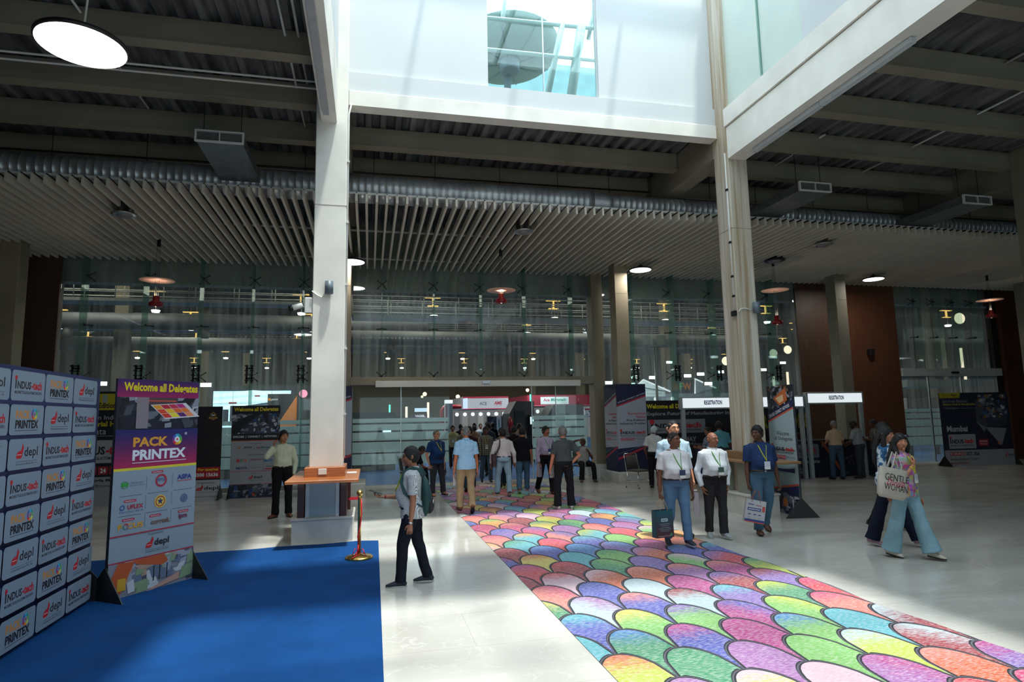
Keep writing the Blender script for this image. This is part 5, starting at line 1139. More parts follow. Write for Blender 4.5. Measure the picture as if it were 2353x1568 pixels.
for n_, (y, x0, x1, z) in enumerate(((28, -.8, 19, 6.62), (29.5, -14, -3, 7.4), (40, -20, 30, 7.6), (52, -26, 44, 8.6))):
    t = thing('catwalk', ['pale steel catwalk with railings high behind the central glass', 'pale catwalk with railings high behind the left glass', 'second, farther catwalk high in the hall', 'farthest catwalk high in the hall'][n_], 'catwalk', (x0, y, z)); W = x1-x0
    MB().box(0, W, 0, 1.1, -.14, 0, M_rail).build('deck', t); mb = MB()
    for yy in (0, 1.05):
        for h in (.28, .56, .85): mb.tube([(0, yy, h), (W, yy, h)], .022, M_rail, 5)
        for i in range(int(W/1.6)+1): mb.tube([(i*1.6, yy, 0), (i*1.6, yy, .87)], .022, M_rail, 5)
    mb.build('railing', t); mb = MB()
    for i in range(int(W/6)+1): mb.tube([(i*6, .5, 0), (i*6, .5, 11.4-z)], .03, M_hb, 5)
    mb.build('hanger', t)
for n_, (y, x0, x1, z, r) in enumerate(((31, -1, 20, 5.95, .36), (33, -22, 3, 6.9, .4), (44, -24, 40, 7.1, .45), (57, -28, 46, 8.4, .5))):
    t = thing('hall_duct', ['fat grey air duct crossing behind the central glass', 'fat grey air duct crossing behind the left glass', 'middle-distance grey air duct across the hall', 'farthest grey air duct across the hall'][n_], 'duct', (x0, y, z))
    MB().lathe([(.01, 0), (r, 0), (r, x1-x0), (.01, x1-x0)], (0, 0, 0), M_dull, 18, 'x').build('duct_pipe', t)
    for i in range(2, int(x1-x0), 6): MB().lathe([(.16, -r-.4), (.2, -r-.38), (.2, -r+.05)], (i, 0, 0), M_dull, 12).build('nozzle', t)
G_amb = glow('amber_lamplight', (1, .62, .16), .8); G_wl = glow('white_spot', (1, .97, .9), 4)
base = None
for y, z in ((32, 7.8), (38, 7.8), (46, 7.8), (55, 7.8), (65, 7.8)):
    for i in range(9):
        x = -20+i*6.6+(y % 3)*1.7
        if base is None:
            base = 1; base = thing('high_bay_lamp', 'warm high-bay lamp hung from the dim hall roof', 'ceiling lamp', (x, y, z), 0, 'high-bay hall lamps')
            MB().box(-.40, .40, -.1, .1, .42, .45, G_amb).box(-.28, .28, -.1, .1, -.02, .01, G_amb).box(-.035, .035, -.05, .05, .0, .45, G_amb).build('lamplit_frame', base)  # I-shaped beam lit by the lamp, that light put in as emission
            MB().lathe([(.01, -.16), (.16, -.15), (.2, -.05), (.02, -.02)], (.05, 0, -.45), G_wl, 10).build('bulb', base)
            MB().tube([(0, 0, .4), (0, 0, 5.2)], .02, M_hb, 4).tube([(.05, 0, -.05), (.05, 0, -.45)], .015, M_hb, 4).build('stem', base)
        else: c = copy_tree(base); c.location = (x, y, z)
for n_, (y, x) in enumerate([(y, x) for y in (30, 44, 60) for x in (-14, 0, 12, 26)]):
    l = bpy.data.lights.new('hall_light', 'AREA'); l.size = 5; l.energy = 300; l.color = (1, .93, .8); lo = bpy.data.objects.new('hall_light', l); C.objects.link(lo); lo.location = (x, y, 10.5)
G_roof = glow('rooflight', (.85, .93, 1), 1.6)
for n_, (px, py, Y, w_, h_) in enumerate(((1495, 690, 46, .9, 2.6), (1545, 680, 46, .7, 2.6), (1345, 785, 60, .5, 1.4), (1372, 790, 60, .5, 1.4), (1400, 800, 60, .5, 1.2), (880, 785, 50, 1.8, .6), (905, 808, 50, 2.2, .5), (1640, 745, 52, .6, 1.4), (1210, 772, 60, .5, .4))):
    p = at(px, py, 73.94); w_ *= 73.9/Y; h_ *= 73.9/Y; mb = MB()
    for i in range(4): mb.prism([(i*w_/4, 0, 0), (i*w_/4+w_/5.5, 0, 0), (i*w_/4+w_/5.5-.35*h_, 0, h_), (i*w_/4-.35*h_, 0, h_)], (0, .05, 0), G_roof)
    tag(mb.build('rooflight', loc=p), 'bright slanted daylight strip high at the far end of the hall', 'rooflight', 'rooflights of the hall')
# ---- booths
def board(name, lab, cat, px0, py0, px1, py1, Y, col, d=.15, fn=None, legs=False, gl=None):
    a = at(px0, py1, Y); b = at(px1, py0, Y); w_ = b.x-a.x; h_ = b.z-a.z; t = thing(name, lab, cat, (a.x, Y, a.z))
    MB().box(0, w_, 0, d, 0, h_, gl or (col if isinstance(col, bpy.types.Material) else flat(col))).build('panel', t)
    if fn: A_ = Art(w_, h_); fn(A_); A_.build('graphic', t)
    if legs:
        for x in (0, w_-.12): MB().box(x, x+.12, .01, .12, -a.z, 0, M_dark).build('post', t)
    return t
GW = glow('white_lit_panel', (.9, .96, 1), .6); GC = glow('cyan_screen', (.45, .70, .80), 1.1)
def f_led(a):
    for i in range(3): a.poly([(0, .5+.17*i), (.5, .55+.17*i), (1, .5+.17*i), (1, .6+.17*i), (.5, .68+.17*i), (0, .58+.17*i)], glow('cyan_screen_pale', (.55, .74, .80), 1.2))
    for u in (.25, .5, .75): a.rect(u, 0, u+.003, 1, hexc('1c2c34'))
    for v in (.33, .66): a.rect(0, v, 1, v+.005, hexc('1c2c34'))
    a.poly([(.36, .35), (.42, .6), (.7, .68), (1, .66), (1, .35)], hexc('41606e')); a.poly([(.39, .37), (.44, .56), (.7, .63), (.97, .61), (.97, .38)], hexc('6c97a6'))
    a.rect(.13, .12, .2, .5, hexc('1c2c4c')); a.rect(.22, .06, .28, .6, hexc('22304c')); a.rect(.29, .28, .33, .42, hexc('3c5060')); a.rect(.2, .65, .3, .7, hexc('b03040')); a.rect(.53, .84, .6, .88, hexc('b03040'))
board('led_wall_frame', 'black video-wall frame of the stand behind the left glass', 'exhibition wall', 478, 885, 712, 1106, 23.4, hexc('0c0d10'), .3)
board('video_wall', 'pale blue video wall behind the Welcome all Delegates banners', 'screen', 487, 898, 668, 985, 23.2, None, .1, f_led, gl=GC)
def f_jy(a):
    a.poly([(.2, 0), (.74, 0), (.74, .95)], hexc('e08020')); a.text('JYOTI', .08, .8, .26, .86, WH, .02, .3); a.disc(.045, .84, .05, ORG); a.rect(0, .5, .15, .515, hexc('8a8c90'))
board('jyoti_screen', 'black screen with an orange triangle left of the cream column', 'screen', 613, 905, 706, 986, 22.9, hexc('0b0c10'), .1, f_jy)
def f_disp(a):
    a.rect(0, 0, 1, 1, hexc('101116')); a.rect(.0, .55, .22, .98, hexc('6a6e74')); a.poly([(0, .1), (.22, .35), (.22, .9), (0, .6)], hexc('74787e')); a.rect(.28, .5, .52, .8, hexc('d8802c')); a.rrect(.30, .3, .4, .62, hexc('c8d4dc'), .06); a.rect(.34, .42, .37, .52, hexc('101116'))
    a.poly([(.42, .5), (.52, .7), (.52, .25)], hexc('8a5040')); a.text('ABSOLUTE', .05, .84, .3, .93, WH, .02); a.rect(.3, .0, .55, .25, hexc('50545a')); a.rect(.62, .5, 1, .8, hexc('55585e')); a.rect(.62, .15, 1, .42, hexc('3c3f44'))
board('display_counter', 'black, grey and orange display stand low behind the left banners', 'counter', 478, 986, 700, 1062, 22.8, hexc('0b0c10'), .4, f_disp)
for n_, (px, py, Y, r) in enumerate(((697, 905, 22.5, .14), (976, 906, 50, .17), (970, 912, 52, .11), (1052, 912, 50, .17), (1212, 897, 50, .15), (1777, 812, 34, .26), (1810, 804, 36, .28), (1668, 830, 38, .3), (2205, 732, 30, .34))):
    p = at(px, py, Y); t = thing('globe_lamp', ['small pink lit round sign left of the cream column', 'left glowing round lamp far inside the hall', 'smaller round lamp beside the left one far inside the hall', 'round lamp far inside the hall above the ACE sign', 'round lamp far inside the hall above the AMS sign', 'oval lamp right of the rust-streaked column, lower', 'oval lamp right of the rust-streaked column, higher', 'oval lamp just left of the rust-streaked column', 'large round lamp behind the right-hand entrance glass'][n_], 'lamp', p)
    MB().ball((0, 0, 0), (r, r*.6, r), glow('globe_pink' if n_ == 0 else 'globe_warm', (1, .35, .5) if n_ == 0 else (1, .85, .62), .9), 16, 10).build('globe', t); MB().tube([(0, 0, r*.9), (0, 0, r+1.2)], .015, M_dark, 4).build('stem', t)
# central aisle
def f_ace(a):
    a.rect(0, .86, 1, 1, hexc('a01c38')); a.rect(0, 0, 1, .86, hexc('b4b6ba')); a.text('ACE', .36, .3, .52, .58, hexc('6a6c74'), .02); a.text('AMS', .68, .32, .86, .62, hexc('a01c38'), .03, .2); a.text('A TAUSYS COMPANY', .68, .2, .86, .26, INK)
    a.rect(0, .0, 1, .05, hexc('e05060')); a.poly([(0, .05), (.1, .05), (.1, .9), (0, .86)], glow('cyan_sign', (.6, .8, 1), .6))
board('ace_fascia', 'grey ACE and AMS stand fascia with a red edge, above the crowd', 'stand fascia', 1064, 911, 1168, 941, 31, hexc('b4b6ba'), 4, f_ace)
def f_red(a):
    a.rect(0, 0, 1, 1, hexc('8c1830')); a.rect(.19, .15, .6, .82, hexc('d8dadc')); a.text('Ace', .23, .42, .32, .7, hexc('b02040'), .02, .1); a.text('Micromatic', .335, .42, .57, .72, hexc('1e8a76'), .03, .25); a.text('Group', .49, .2, .58, .34, hexc('7a7c80')); a.poly([(.9, 0), (1, 0), (1, .6), (.96, .5)], hexc('d8d0d4')); a.rect(0, 0, 1, .06, hexc('e06878'))
board('micromatic_fascia', 'red stand fascia with the white Ace Micromatic Group sign', 'stand fascia', 1212, 907, 1368, 934, 30, hexc('8c1830'), 5, f_red)
def f_back(a):
    a.rect(0, 0, 1, 1, hexc('b8bcc0'))
    for i in range(7): a.rect(.03+i*.14, .35, .13+i*.14, .9, hexc(('8a8e94', 'dfe6ea', 'c2c8cc', 'e8eef2', '9aa0a6', 'dde2e4', 'b0b4b8')[i])); a.disc(.08+i*.14, .86, .12, GW)
board('stand_wall', 'pale lit stand wall under the grey fascia', 'exhibition wall', 1040, 941, 1168, 1016, 38, hexc('b8bcc0'), .2, f_back)
board('stand_wall', 'white lit stand wall under the red fascia', 'exhibition wall', 1225, 934, 1368, 1008, 37, hexc('a8acb0'), .2, f_back, gl=None)
board('window_poster', 'white poster with red header inside the stand by the right portal post', 'poster', 1344, 939, 1367, 962, 29, hexc('d0d4d8'), .05, lambda a: (a.rect(0, .84, 1, 1, hexc('a01c38')), speck(a, .1, .1, .9, .75, GREYS, 20, 4, .2)))
t = thing('red_arch', 'red curved stand frame at the left of the aisle', 'stand frame', at(1016, 1010, 29)); 
z0 = t.location.z; t.location.z = 0; p2 = at(1060, 935, 29)-t.location
MB().tube([(0, 0, 0), (0, 0, p2.z*.93), (.1, 0, p2.z*.99), (.35, 0, p2.z), (p2.x, 0, p2.z)], .10, mat('glossy_red', srgb(hexc('8a1020')), .3), 10).build('frame', t)
for i in range(4): MB().tube([(.05, 0, p2.z*.62+i*.13), (.5, 0, p2.z*.62+i*.13)], .03, M_red, 8).build('rail', t)
t = thing('lit_pillar', 'slim white lit pillar beside the red stand frame', 'pillar', (at(1032, 990, 28).x, 28, 0)); MB().box(-.17, .17, 0, .3, 0, 2.75, flat(hexc('b8c0c4'))).build('shaft', t); MB().box(-.17, .17, -.02, .32, 2.6, 2.76, GW).build('lit_cap', t); MB().box(-.17, -.1, -.012, -.002, 1.2, 2.5, flat(RED)).build('red_strip', t)
def machine(lab, px, Y, w_, h_, d, col, scr=True):
    x = at(px, 975, Y).x; t = thing('machine_tool', lab, 'machine', (x, Y, 0)); m = flat(col)
    MB().bbox(-w_/2, w_/2, 0, d, 0, h_*.45, m, .04).build('base', t); MB().prism([(-w_/2, 0, h_*.45), (w_/2, 0, h_*.45), (w_/2, 0, h_), (-w_/2+.3, 0, h_), (-w_/2, 0, h_*.8)], (0, d, 0), m).build('enclosure', t)
    MB().box(-w_*.3, w_*.1, -.03, 0, h_*.5, h_*.85, mat('machine_window', (.01, .015, .02), .1)).build('window', t)
    if scr: MB().bbox(w_*.25, w_*.45, -.2, -.05, h_*.5, h_*.78, M_black, .01).build('control_panel', t); MB().box(w_*.28, w_*.42, -.21, -.2, h_*.62, h_*.74, GC).build('screen', t)
    MB().tube([(w_*.4, .2, h_), (w_*.4, .2, h_+.3)], .03, glow('green_beacon', (.1, .9, .5), 1.5) if scr else M_red, 8).build('beacon', t)
machine('tall dark machine standing right of the aisle behind the glass', 1200, 26, 1.1, 2.6, 1.4, hexc('2a2a2e')); machine('dark machine behind the left sliding door', 842, 24.6, 2.2, 2.2, 1.6, hexc('2c3034')); machine('dark grey machine behind the right sliding door', 1300, 24.6, 1.6, 2.4, 1.2, hexc('34363a'), False)
machine('low black machine farther behind the left sliding door', 935, 31, 2.6, 2.1, 2, hexc('1c1e22'), False); machine('black machine under the video wall', 752, 28, 1.3, 2.6, 1.4, hexc('141518'), False)
t = board('vig_sign', 'small dark sign with white VIG lettering in the hall', 'sign', 950, 951, 982, 962, 30, hexc('3a1626'), .1, lambda a: a.text('VIGEL', .1, .25, .85, .75, WH, .03), True)
board('blue_sign', 'small pale blue lit sign above the VIG sign', 'sign', 953, 938, 985, 947, 34, None, .1, gl=glow('cyan_sign', (.6, .8, 1), .6))
board('fire_poster_panel', 'dark poster panel with a white strip in the aisle', 'poster panel', 1120, 957, 1162, 990, 29, hexc('1e2a34'), .1, lambda a: (a.rect(.5, 0, .76, 1, hexc('b8c0c4')), a.rect(.6, .2, .66, .8, hexc('3a6a7a')), a.poly([(.05, .2), (.45, .8), (.45, 1), (.1, .6)], hexc('2e4a5c'))), True)
t = thing('fire_extinguisher', 'red fire extinguisher on the dark machine by the aisle', 'fire extinguisher', (at(1174, 990, 25.8).x, 25.85, 1.25)); MB().lathe([(.02, 0), (.1, .02), (.1, .55), (.05, .65), (.03, .7)], (0, 0, 0), M_red, 16).build('cylinder', t); MB().tube([(0, 0, .68), (-.12, 0, .6), (-.13, 0, .3)], .015, M_black, 6).build('hose', t)
# BFW stand
def f_bfw(a): a.text('B', .13, .22, .36, .75, hexc('e05a20'), .03); a.text('F', .39, .22, .54, .75, hexc('38a850'), .03); a.text('W', .52, .22, .86, .75, hexc('e07a20'), .03)
def f_imp(a): a.text('Import Substitute', .05, .55, .95, .8, hexc('5c6466')); a.text('Technologies', .15, .2, .85, .42, hexc('5c6466'))
M_lit = mat('stand_white', srgb(hexc('b6c2c2')), .6, var=0)
board('bfw_sign', 'dark sign with orange and green BFW letters', 'sign', 1539, 872, 1596, 904, 24, hexc('2c3436'), .2, f_bfw)
board('bharat_fritz_sign', 'dark sign reading BHARAT FRITZ beside the rust-streaked column', 'sign', 1637, 868, 1690, 898, 24, hexc('2c3436'), .2, lambda a: a.text('BHARAT FRITZ', .03, .55, .97, .8, hexc('a8b0b0'), .01))
board('import_panel', 'pale panel reading Import Substitute Technologies', 'sign', 1478, 890, 1528, 912, 24.05, M_lit, .1, f_imp)
board('make_in_india_panel', 'pale panel reading Make in India Since 1961', 'sign', 1597, 882, 1634, 905, 24.05, M_lit, .1, lambda a: (a.text('Make in India', .08, .55, .92, .8, hexc('5c6466')), a.text('Since 1961', .2, .2, .8, .42, hexc('5c6466'))))
for n_, (ax_, ay, sx_, sy, ex_, ey) in enumerate(((1478, 873, 1462, 888, 1540, 900), (1597, 871, 1597, 905, 1645, 892), (1372, 888, 1372, 900, 1403, 905))):
    P_ = [at(sx_, sy, 24), at(ax_, ay, 24), at(ex_, ey, 24)]; t = thing('gable', ['lit white gable over the Import Substitute panel', 'lit white gable over the Make in India panel', 'lit gable edge behind the right portal post'][n_], 'stand frame', P_[0]); Q = [q-P_[0] for q in P_]
    MB().tube(Q, .035, GW, 6).build('lit_edge', t); MB().prism([tuple(Q[0]), tuple(Q[2]), tuple(Q[1])], (0, .1, 0), M_lit).build('panel', t) if n_ < 2 else None
board('bfw_back_wall', 'pale stand wall with lit shelves under the BFW sign', 'exhibition wall', 1375, 903, 1690, 1035, 26, M_lit, .2, lambda a: [(a.rect(.25+i*.12, .45, .33+i*.12, .92, hexc(('d8e2e4', '9aa8ac', 'e4ecee', 'a8b4b8', 'dfe6e8', '8a989c')[i])), a.disc(.29+i*.12, .9, .09, GW)) for i in range(6)])
board('bfw_monitor', 'white monitor on the stand left of the black board', 'screen', 1484, 928, 1497, 952, 23.6, M_black, .08, gl=None, fn=lambda a: a.rect(.1, .1, .9, .9, GW))
t = thing('light_mast', 'black mast with two work lights rising behind the black board', 'light mast', (at(1513, 975, 21).x, 21, 0)); MB().tube([(0, 0, 0), (0, 0, 4.4)], .05, M_black, 8).tube([(-.3, 0, 4.4), (.3, 0, 4.4)], .03, M_black, 6).build('mast', t)
for q in (-1, 1): MB().prism([(q*.1, -.05, 4.5), (q*.42, -.05, 4.5), (q*.48, .05, 4.85), (q*.14, .05, 4.85)], (0, .05, 0), mat('lamp_grey', (.4, .4, .36), .5)).build('work_light', t)
G_bl = glow('white_stand_spot', (.85, 1, .97), 3.5)
sp = None
for px, py, Y in ((1417, 876, 24), (1398, 880, 24), (1458, 867, 25), (1500, 868, 25), (1580, 864, 25), (1610, 860, 25), (1655, 855, 25), (1628, 882, 23), (1450, 884, 23), (473, 885, 22), (232, 882, 22), (1538, 833, 30), (1799, 834, 30), (2222, 862, 26), (1754, 850, 28)):
    if sp is None:
        sp = thing('stand_spotlight', 'small bright white spotlight on a stand top in the hall', 'spotlight', at(px, py, Y), 0, 'stand spotlights'); MB().box(-.16, .16, -.03, .03, -.06, .06, G_bl).build('lit_face', sp); MB().box(-.18, .18, .03, .1, -.08, .08, M_dark).build('housing', sp)
    else: copy_tree(sp).location = at(px, py, Y)
for n_, (px0, py0, px1, py1, Y) in enumerate(((1781, 865, 1784, 905, 30), (1813, 855, 1818, 895, 30), (2214, 800, 2220, 845, 26), (2222, 864, 2228, 885, 26), (984, 925, 986, 965, 30), (934, 935, 936, 960, 30))):
    a = at(px0, py1, Y); b = at(px1, py0, Y); t = MB().box(-.05, .05, 0, .08, 0, b.z-a.z, glow('warm_tube', (1, .8, .6), .9)).build('tube_light', loc=a); tag(t, ['left vertical tube lamp right of the rust-streaked column', 'right vertical tube lamp right of the rust-streaked column', 'upper vertical tube lamp behind the right-hand entrance', 'lower vertical tube lamp behind the right-hand entrance', 'thin vertical tube lamp left of the aisle', 'farthest left thin vertical tube lamp in the hall'][n_], 'tube lamp')
def f_db(a): a.rect(0, 0, 1, 1, hexc('8a857c')); a.text('DBES', .1, .5, .8, .8, hexc('a08a50'), .01); a.text('FORMING ROLLS', .12, .1, .98, .25, INK, .02)
board('forming_rolls_sign', 'beige DBES FORMING ROLLS panel behind the right-hand glass', 'sign', 2086, 914, 2150, 945, 22, hexc('8a857c'), .2, f_db, True)
board('right_stand', 'pale curved stand roof behind the right-hand entrance', 'stand fascia', 2085, 872, 2290, 890, 25, hexc('8c9894'), 1.5, lambda a: a.rect(.1, 0, .5, .2, hexc('5a8a40')))
board('right_stand_wall', 'beige stand wall with mustard edge behind the right-hand entrance', 'exhibition wall', 2180, 780, 2300, 872, 30, hexc('6e6a58'), .3, lambda a: a.rect(.85, 0, 1, 1, hexc('8a6a28')))
for n_, (x, y) in enumerate(((-3.5, 21.5), (3, 29), (8, 29), (10, 22.5), (22, 23))):
    l = bpy.data.lights.new('stand_light', 'AREA'); l.shape = 'RECTANGLE'; l.size = 3; l.size_y = 1; l.energy = (55, 85, 85, 100, 50)[n_]; l.color = (.88, .97, 1); lo = bpy.data.objects.new('stand_light', l); C.objects.link(lo); lo.location = (x, y, 4.2)
# ================================================================ WHO STANDS WHERE
FB = fabric
M_belt = mat('belt_leather', (.03, .012, .008), .35); M_brn = mat('brown_leather', srgb(hexc('6a3a22')), .35, var=.1)
WALK = dict(LT=(.04, .30, -1), LS=(.0, .12, -1), RT=(.04, -.16, -1), RS=(.0, -.45, -1), RFt=(5, -22), LFt=(5, 0), LA=(.14, -.18, -1), LF=(.05, .05, -1), RA=(.14, .15, -1), RF=(.05, .4, -1))
WALK2 = dict(RT=(.04, .30, -1), RS=(.0, .12, -1), LT=(.04, -.16, -1), LS=(.0, -.45, -1), LFt=(5, -22), RFt=(5, 0), RA=(.14, -.18, -1), RF=(.05, .05, -1), LA=(.14, .15, -1), LF=(.05, .4, -1))
POCK = dict(LA=(.30, -.12, -1), LF=(-.22, .22, -1), RA=(.30, -.12, -1), RF=(-.22, .22, -1))
def mk(*ds, **k):
    o = {}
    for d in ds: o.update(d)
    o.update(k); return o
P1 = person('man in a small-patterned white shirt walking left with a dark green backpack', (.50, 7.52, 0), 82, 1.62, mk(LT=(.0, .26, -1), LS=(.0, .06, -1), RT=(.02, -.16, -1), RS=(0, -.30, -1), LFt=(0, 0), RFt=(0, 0), LA=(.10, -.05, -1), LF=(.02, .12, -1), RA=(.05, .45, -1), RF=(-.12, 1, .02), rh=((-.1, 1, .12), (0, .1, 1), 1), curl=(35, 40), head=(4, -4)),
    '8a5c44', FB('small_pattern_shirt', 'c9cdd2', 'dots', '3a4048', 1.4), tuck=False, bottom=FB('dark_denim', '181c28'), shoe='sneaker', shoec=mat('navy_sneaker', (.02, .025, .04), .7), belly=.03, vox=.008, lany='b8c020', glasses=True, bulk=1.06)
P2 = person('man in a pale cream shirt talking on a phone left of the cream column', (-1.71, 13.5, 0), 198, 1.76, mk(POCK, RA=(.62, .72, -.5), RF=(-.80, -.45, 1.1), curl=(20, 60), rh=((-.15, -.1, 1), (-1, .1, .1), 1), LT=(.08, 0, -1), RT=(.05, 0, -1), RFt=(55, 0), head=(12, 0)),
    '9a6a4c', FB('cream_shirt', 'c8cdb4'), 'long', True, FB('black_trousers', '15151a'), shoec=M_brn, vox=.009, belt=M_belt, belly=.01)
P3 = person('man in a blue polo with a hand in his pocket left of the aisle', (1.66, 15.85, 0), 207, 1.66, mk(POCK, LA=(.12, 0, -1), LF=(.05, .1, -1), LT=(.2, 0, -1), LS=(.1, 0, -1), head=(8, 0)),
    'b07a5c', FB('blue_polo', '1f3a66'), 'short', False, FB('charcoal_trousers', '35363c'), shoe='sandal', hair='thin', hairm=M_grey, belly=.055, vox=.010, lany='c8b820', glasses=True, bulk=1.12)
P4 = person('person in black clothes sitting bent forward left of the entrance', (1.12, 17.62, 0), -72, 1.66, mk(lean=(0, .62), sit=.46, LT=(.12, 1, -.02), LS=(.02, .1, -1), RT=(.12, 1, -.02), RS=(.02, .1, -1), LA=(.1, .8, -.6), LF=(-.3, .9, .2), RA=(.1, .8, -.6), RF=(-.3, .9, .2), head=(0, -10)),
    '7a4c36', FB('black_shirt', '101013'), 'short', True, FB('black_trousers', '15151a'), vox=.012)
P5 = person('man in a light blue shirt and khaki trousers walking away on the carpet', (1.92, 12.62, 0), 3, 1.71, mk(LT=(.05, .12, -1), LS=(.02, .02, -1), RT=(.03, .02, -1), RS=(0, -.35, -1), RFt=(3, -38), LA=(.16, 0, -1), LF=(.1, .15, -1), RA=(.16, 0, -1), RF=(.1, .15, -1)),
    '9a5c3c', FB('light_blue_shirt', '8fb8d8', 'blot', '9cc0dc', 2), 'short', False, FB('khaki_trousers', '9c8868'), shoec=M_brn, hair='thin', hairm=M_grey, vox=.009, belly=.02)
P6 = person('man in a white shirt with a brown satchel walking away on the carpet', (3.2, 15.0, 0), -2, 1.62, mk(WALK, LT=(.12, .1, -1), RT=(.1, -.05, -1), LA=(.35, 0, -1), LF=(.1, .2, -1), RA=(.35, 0, -1), RF=(.15, .25, -1), RS=(0, -.3, -1)),
    '9a6448', FB('white_pink_shirt', 'd8cccc'), 'long', True, FB('pale_jeans', '9ab4c4'), shoe='sneaker', shoec=mat('olive_sneaker', (.06, .055, .04), .7), vox=.010, bulk=1.2, belly=.04, belt=M_belt)
P7 = person('man in a black polo and blue jeans walking away behind the white shirt', (3.82, 15.5, 0), -12, 1.66, mk(WALK2, LA=(.2, .1, -1)), '8a5840', FB('black_polo', '121216'), 'short', False, FB('blue_jeans', '4a6880'), shoe='sneaker', shoec=mat('black_white_sneaker', (.05, .05, .05), .6, col2=(.5, .1, .1)), vox=.012, bulk=1.1)
P8 = person('man in a lilac shirt with a blue badge walking toward the camera', (4.32, 15.1, 0), 190, 1.70, mk(WALK, LT=(.05, .16, -1), RT=(.05, -.28, -1), RS=(0, -.5, -1), RA=(.22, 0, -1), RF=(.0, .3, -1), LA=(.15, -.1, -1), head=(22, 0)),
    '8a5438', FB('lilac_shirt', 'b0a0b4', 'stripe', 'a090a8', 2), 'long', True, FB('black_trousers', '15151a'), shoec=M_brn, vox=.010, lany='5a9a4a', badge='22386e', belt=mat('tan_belt', (.12, .04, .02), .4), belly=.04, mous=True)
P9 = person('grey-haired man in a grey polo seen from behind, hand on hip', (3.98, 12.6, 0), 5, 1.73, mk(LA=(.22, .05, -1), LF=(.1, .35, -1), RA=(.62, -.1, -.85), RF=(-.75, .15, -.75), LT=(.14, 0, -1), RT=(.12, 0, -1), head=(-12, 0), curl=(55, 30)),
    'a86c50', FB('grey_polo', '4c5052', 'stripe', '3e4244', 3), 'short', True, FB('black_dress_trousers', '1a1a1e'), shoe='sneaker', shoec=M_track, hair='short', hairm=M_grey, vox=.009, lany='b8c838', flare=.015, bulk=1.08, belly=.03)
P10 = person('seated man in a pale shirt shading his head with one arm', (6.2, 17.62, 0), 172, 1.66, mk(sit=.46, lean=(0, -.12), LT=(.25, .9, -.05), LS=(.05, .15, -1), RT=(.1, .9, -.05), RS=(.1, .1, -1), RA=(.6, .3, .9), RF=(-1, .1, .25), LA=(.3, .3, -1), LF=(-.5, .4, .9), curl=(60, 30)),
    '4a2c20', FB('pale_grey_shirt', '9a9894'), 'short', False, FB('black_trousers', '15151a'), shoe='sandal', hair='cap', hairm=mat('dusty_cap', srgb(hexc('8a8478')), .8), vox=.012)
P11 = person('man in a white cap, white shirt and black trousers by the printed column wrap', (7.35, 15.3, 0), -50, 1.66, mk(POCK, LF=(-.1, .4, -1), head=(0, -28)), '5a3826', FB('white_shirt_b', 'c0c0be'), 'short', True, FB('black_trousers', '15151a'), hair='cap', hairm=mat('white_cap', srgb(hexc('a8b4b8')), .8), vox=.011)
P12 = person('person in a maroon kurta beside the man with the white cap', (7.95, 15.5, 0), 100, 1.60, mk(LA=(.15, .1, -1)), '3c2418', FB('maroon_kurta', '5a1830'), 'short', False, FB('dark_red_trousers', '301018'), vox=.013)
P13 = person('tall man in a pale blue polo behind the man with the green bag', (4.76, 9.2, 0), 172, 1.82, mk(WALK, LT=(.06, .1, -1), RT=(.06, .06, -1), RS=(0, -.25, -1), RFt=(5, -10), LA=(.12, .05, -1), LF=(.12, .35, -1), RA=(.2, 0, -1), head=(12, 0), curl=(60, 30)),
    'b07a5e', FB('pale_blue_polo', 'a8c0d0'), 'short', False, FB('beige_trousers', 'a89c88'), shoec=M_black, hair='thin', vox=.009, lany='6a9a3a', bulk=1.12, belly=.03)
P14 = person('man in a white polo and jeans carrying a dark green paper bag', (4.40, 8.5, 0), 174, 1.64, mk(LT=(.05, .2, -1), LS=(.02, .06, -1), RT=(.06, .0, -1), RS=(.02, -.35, -1), RFt=(8, -20), RA=(.20, .0, -1), RF=(.08, .12, -1), LA=(.18, -.05, -1), LF=(.08, .15, -1), head=(28, 0), curl=(30, 75)),
    '5e3826', FB('white_polo', 'd8d4d6'), 'short', True, FB('mid_blue_jeans', '5c7c9c'), shoe='sneaker', shoec=mat('navy_sneaker'), hair='thin', vox=.008, lany='58963c', badge='1e2a52', belt=M_belt, bulk=1.18, belly=.07)
P15 = person('bald man in a white long-sleeved shirt with both hands in his pockets', (5.24, 8.85, 0), 174, 1.62, mk(POCK, LT=(.03, .08, -1), LS=(-.02, .08, -1), RT=(.03, -.05, -1), RS=(-.03, -.2, -1), RFt=(12, -12), head=(22, 0)),
    '7a4c36', FB('white_shirt', 'd6d8dc'), 'long', True, FB('dark_grey_trousers', '2c2a2c'), shoe='sneaker', shoec=mat('grey_sneaker', (.3, .33, .34), .7), hair='bald', vox=.008, lany='58963c', badge='2c4a3c', belt=M_belt, bulk=1.14, belly=.06, mous=False)
P16 = person('young man in a navy polo and jeans carrying a white printed bag', (6.12, 8.92, 0), 168, 1.72, mk(LT=(.04, -.12, -1), LS=(.05, -.55, -1), LFt=(5, -25), RT=(.04, .08, -1), RS=(.02, .05, -1), RA=(.16, .05, -1), RF=(.02, .12, -1), LA=(.22, -.1, -1), LF=(.12, .15, -1), head=(-52, -5), curl=(35, 75)),
    '4e3022', FB('navy_polo', '22365c'), 'short', True, FB('washed_jeans', '4c6a82'), shoe='sandal', shoec=M_brn, vox=.008, lany='c0c030', badge='c8ccd8', belt=M_belt, bulk=1.12, belly=.05)
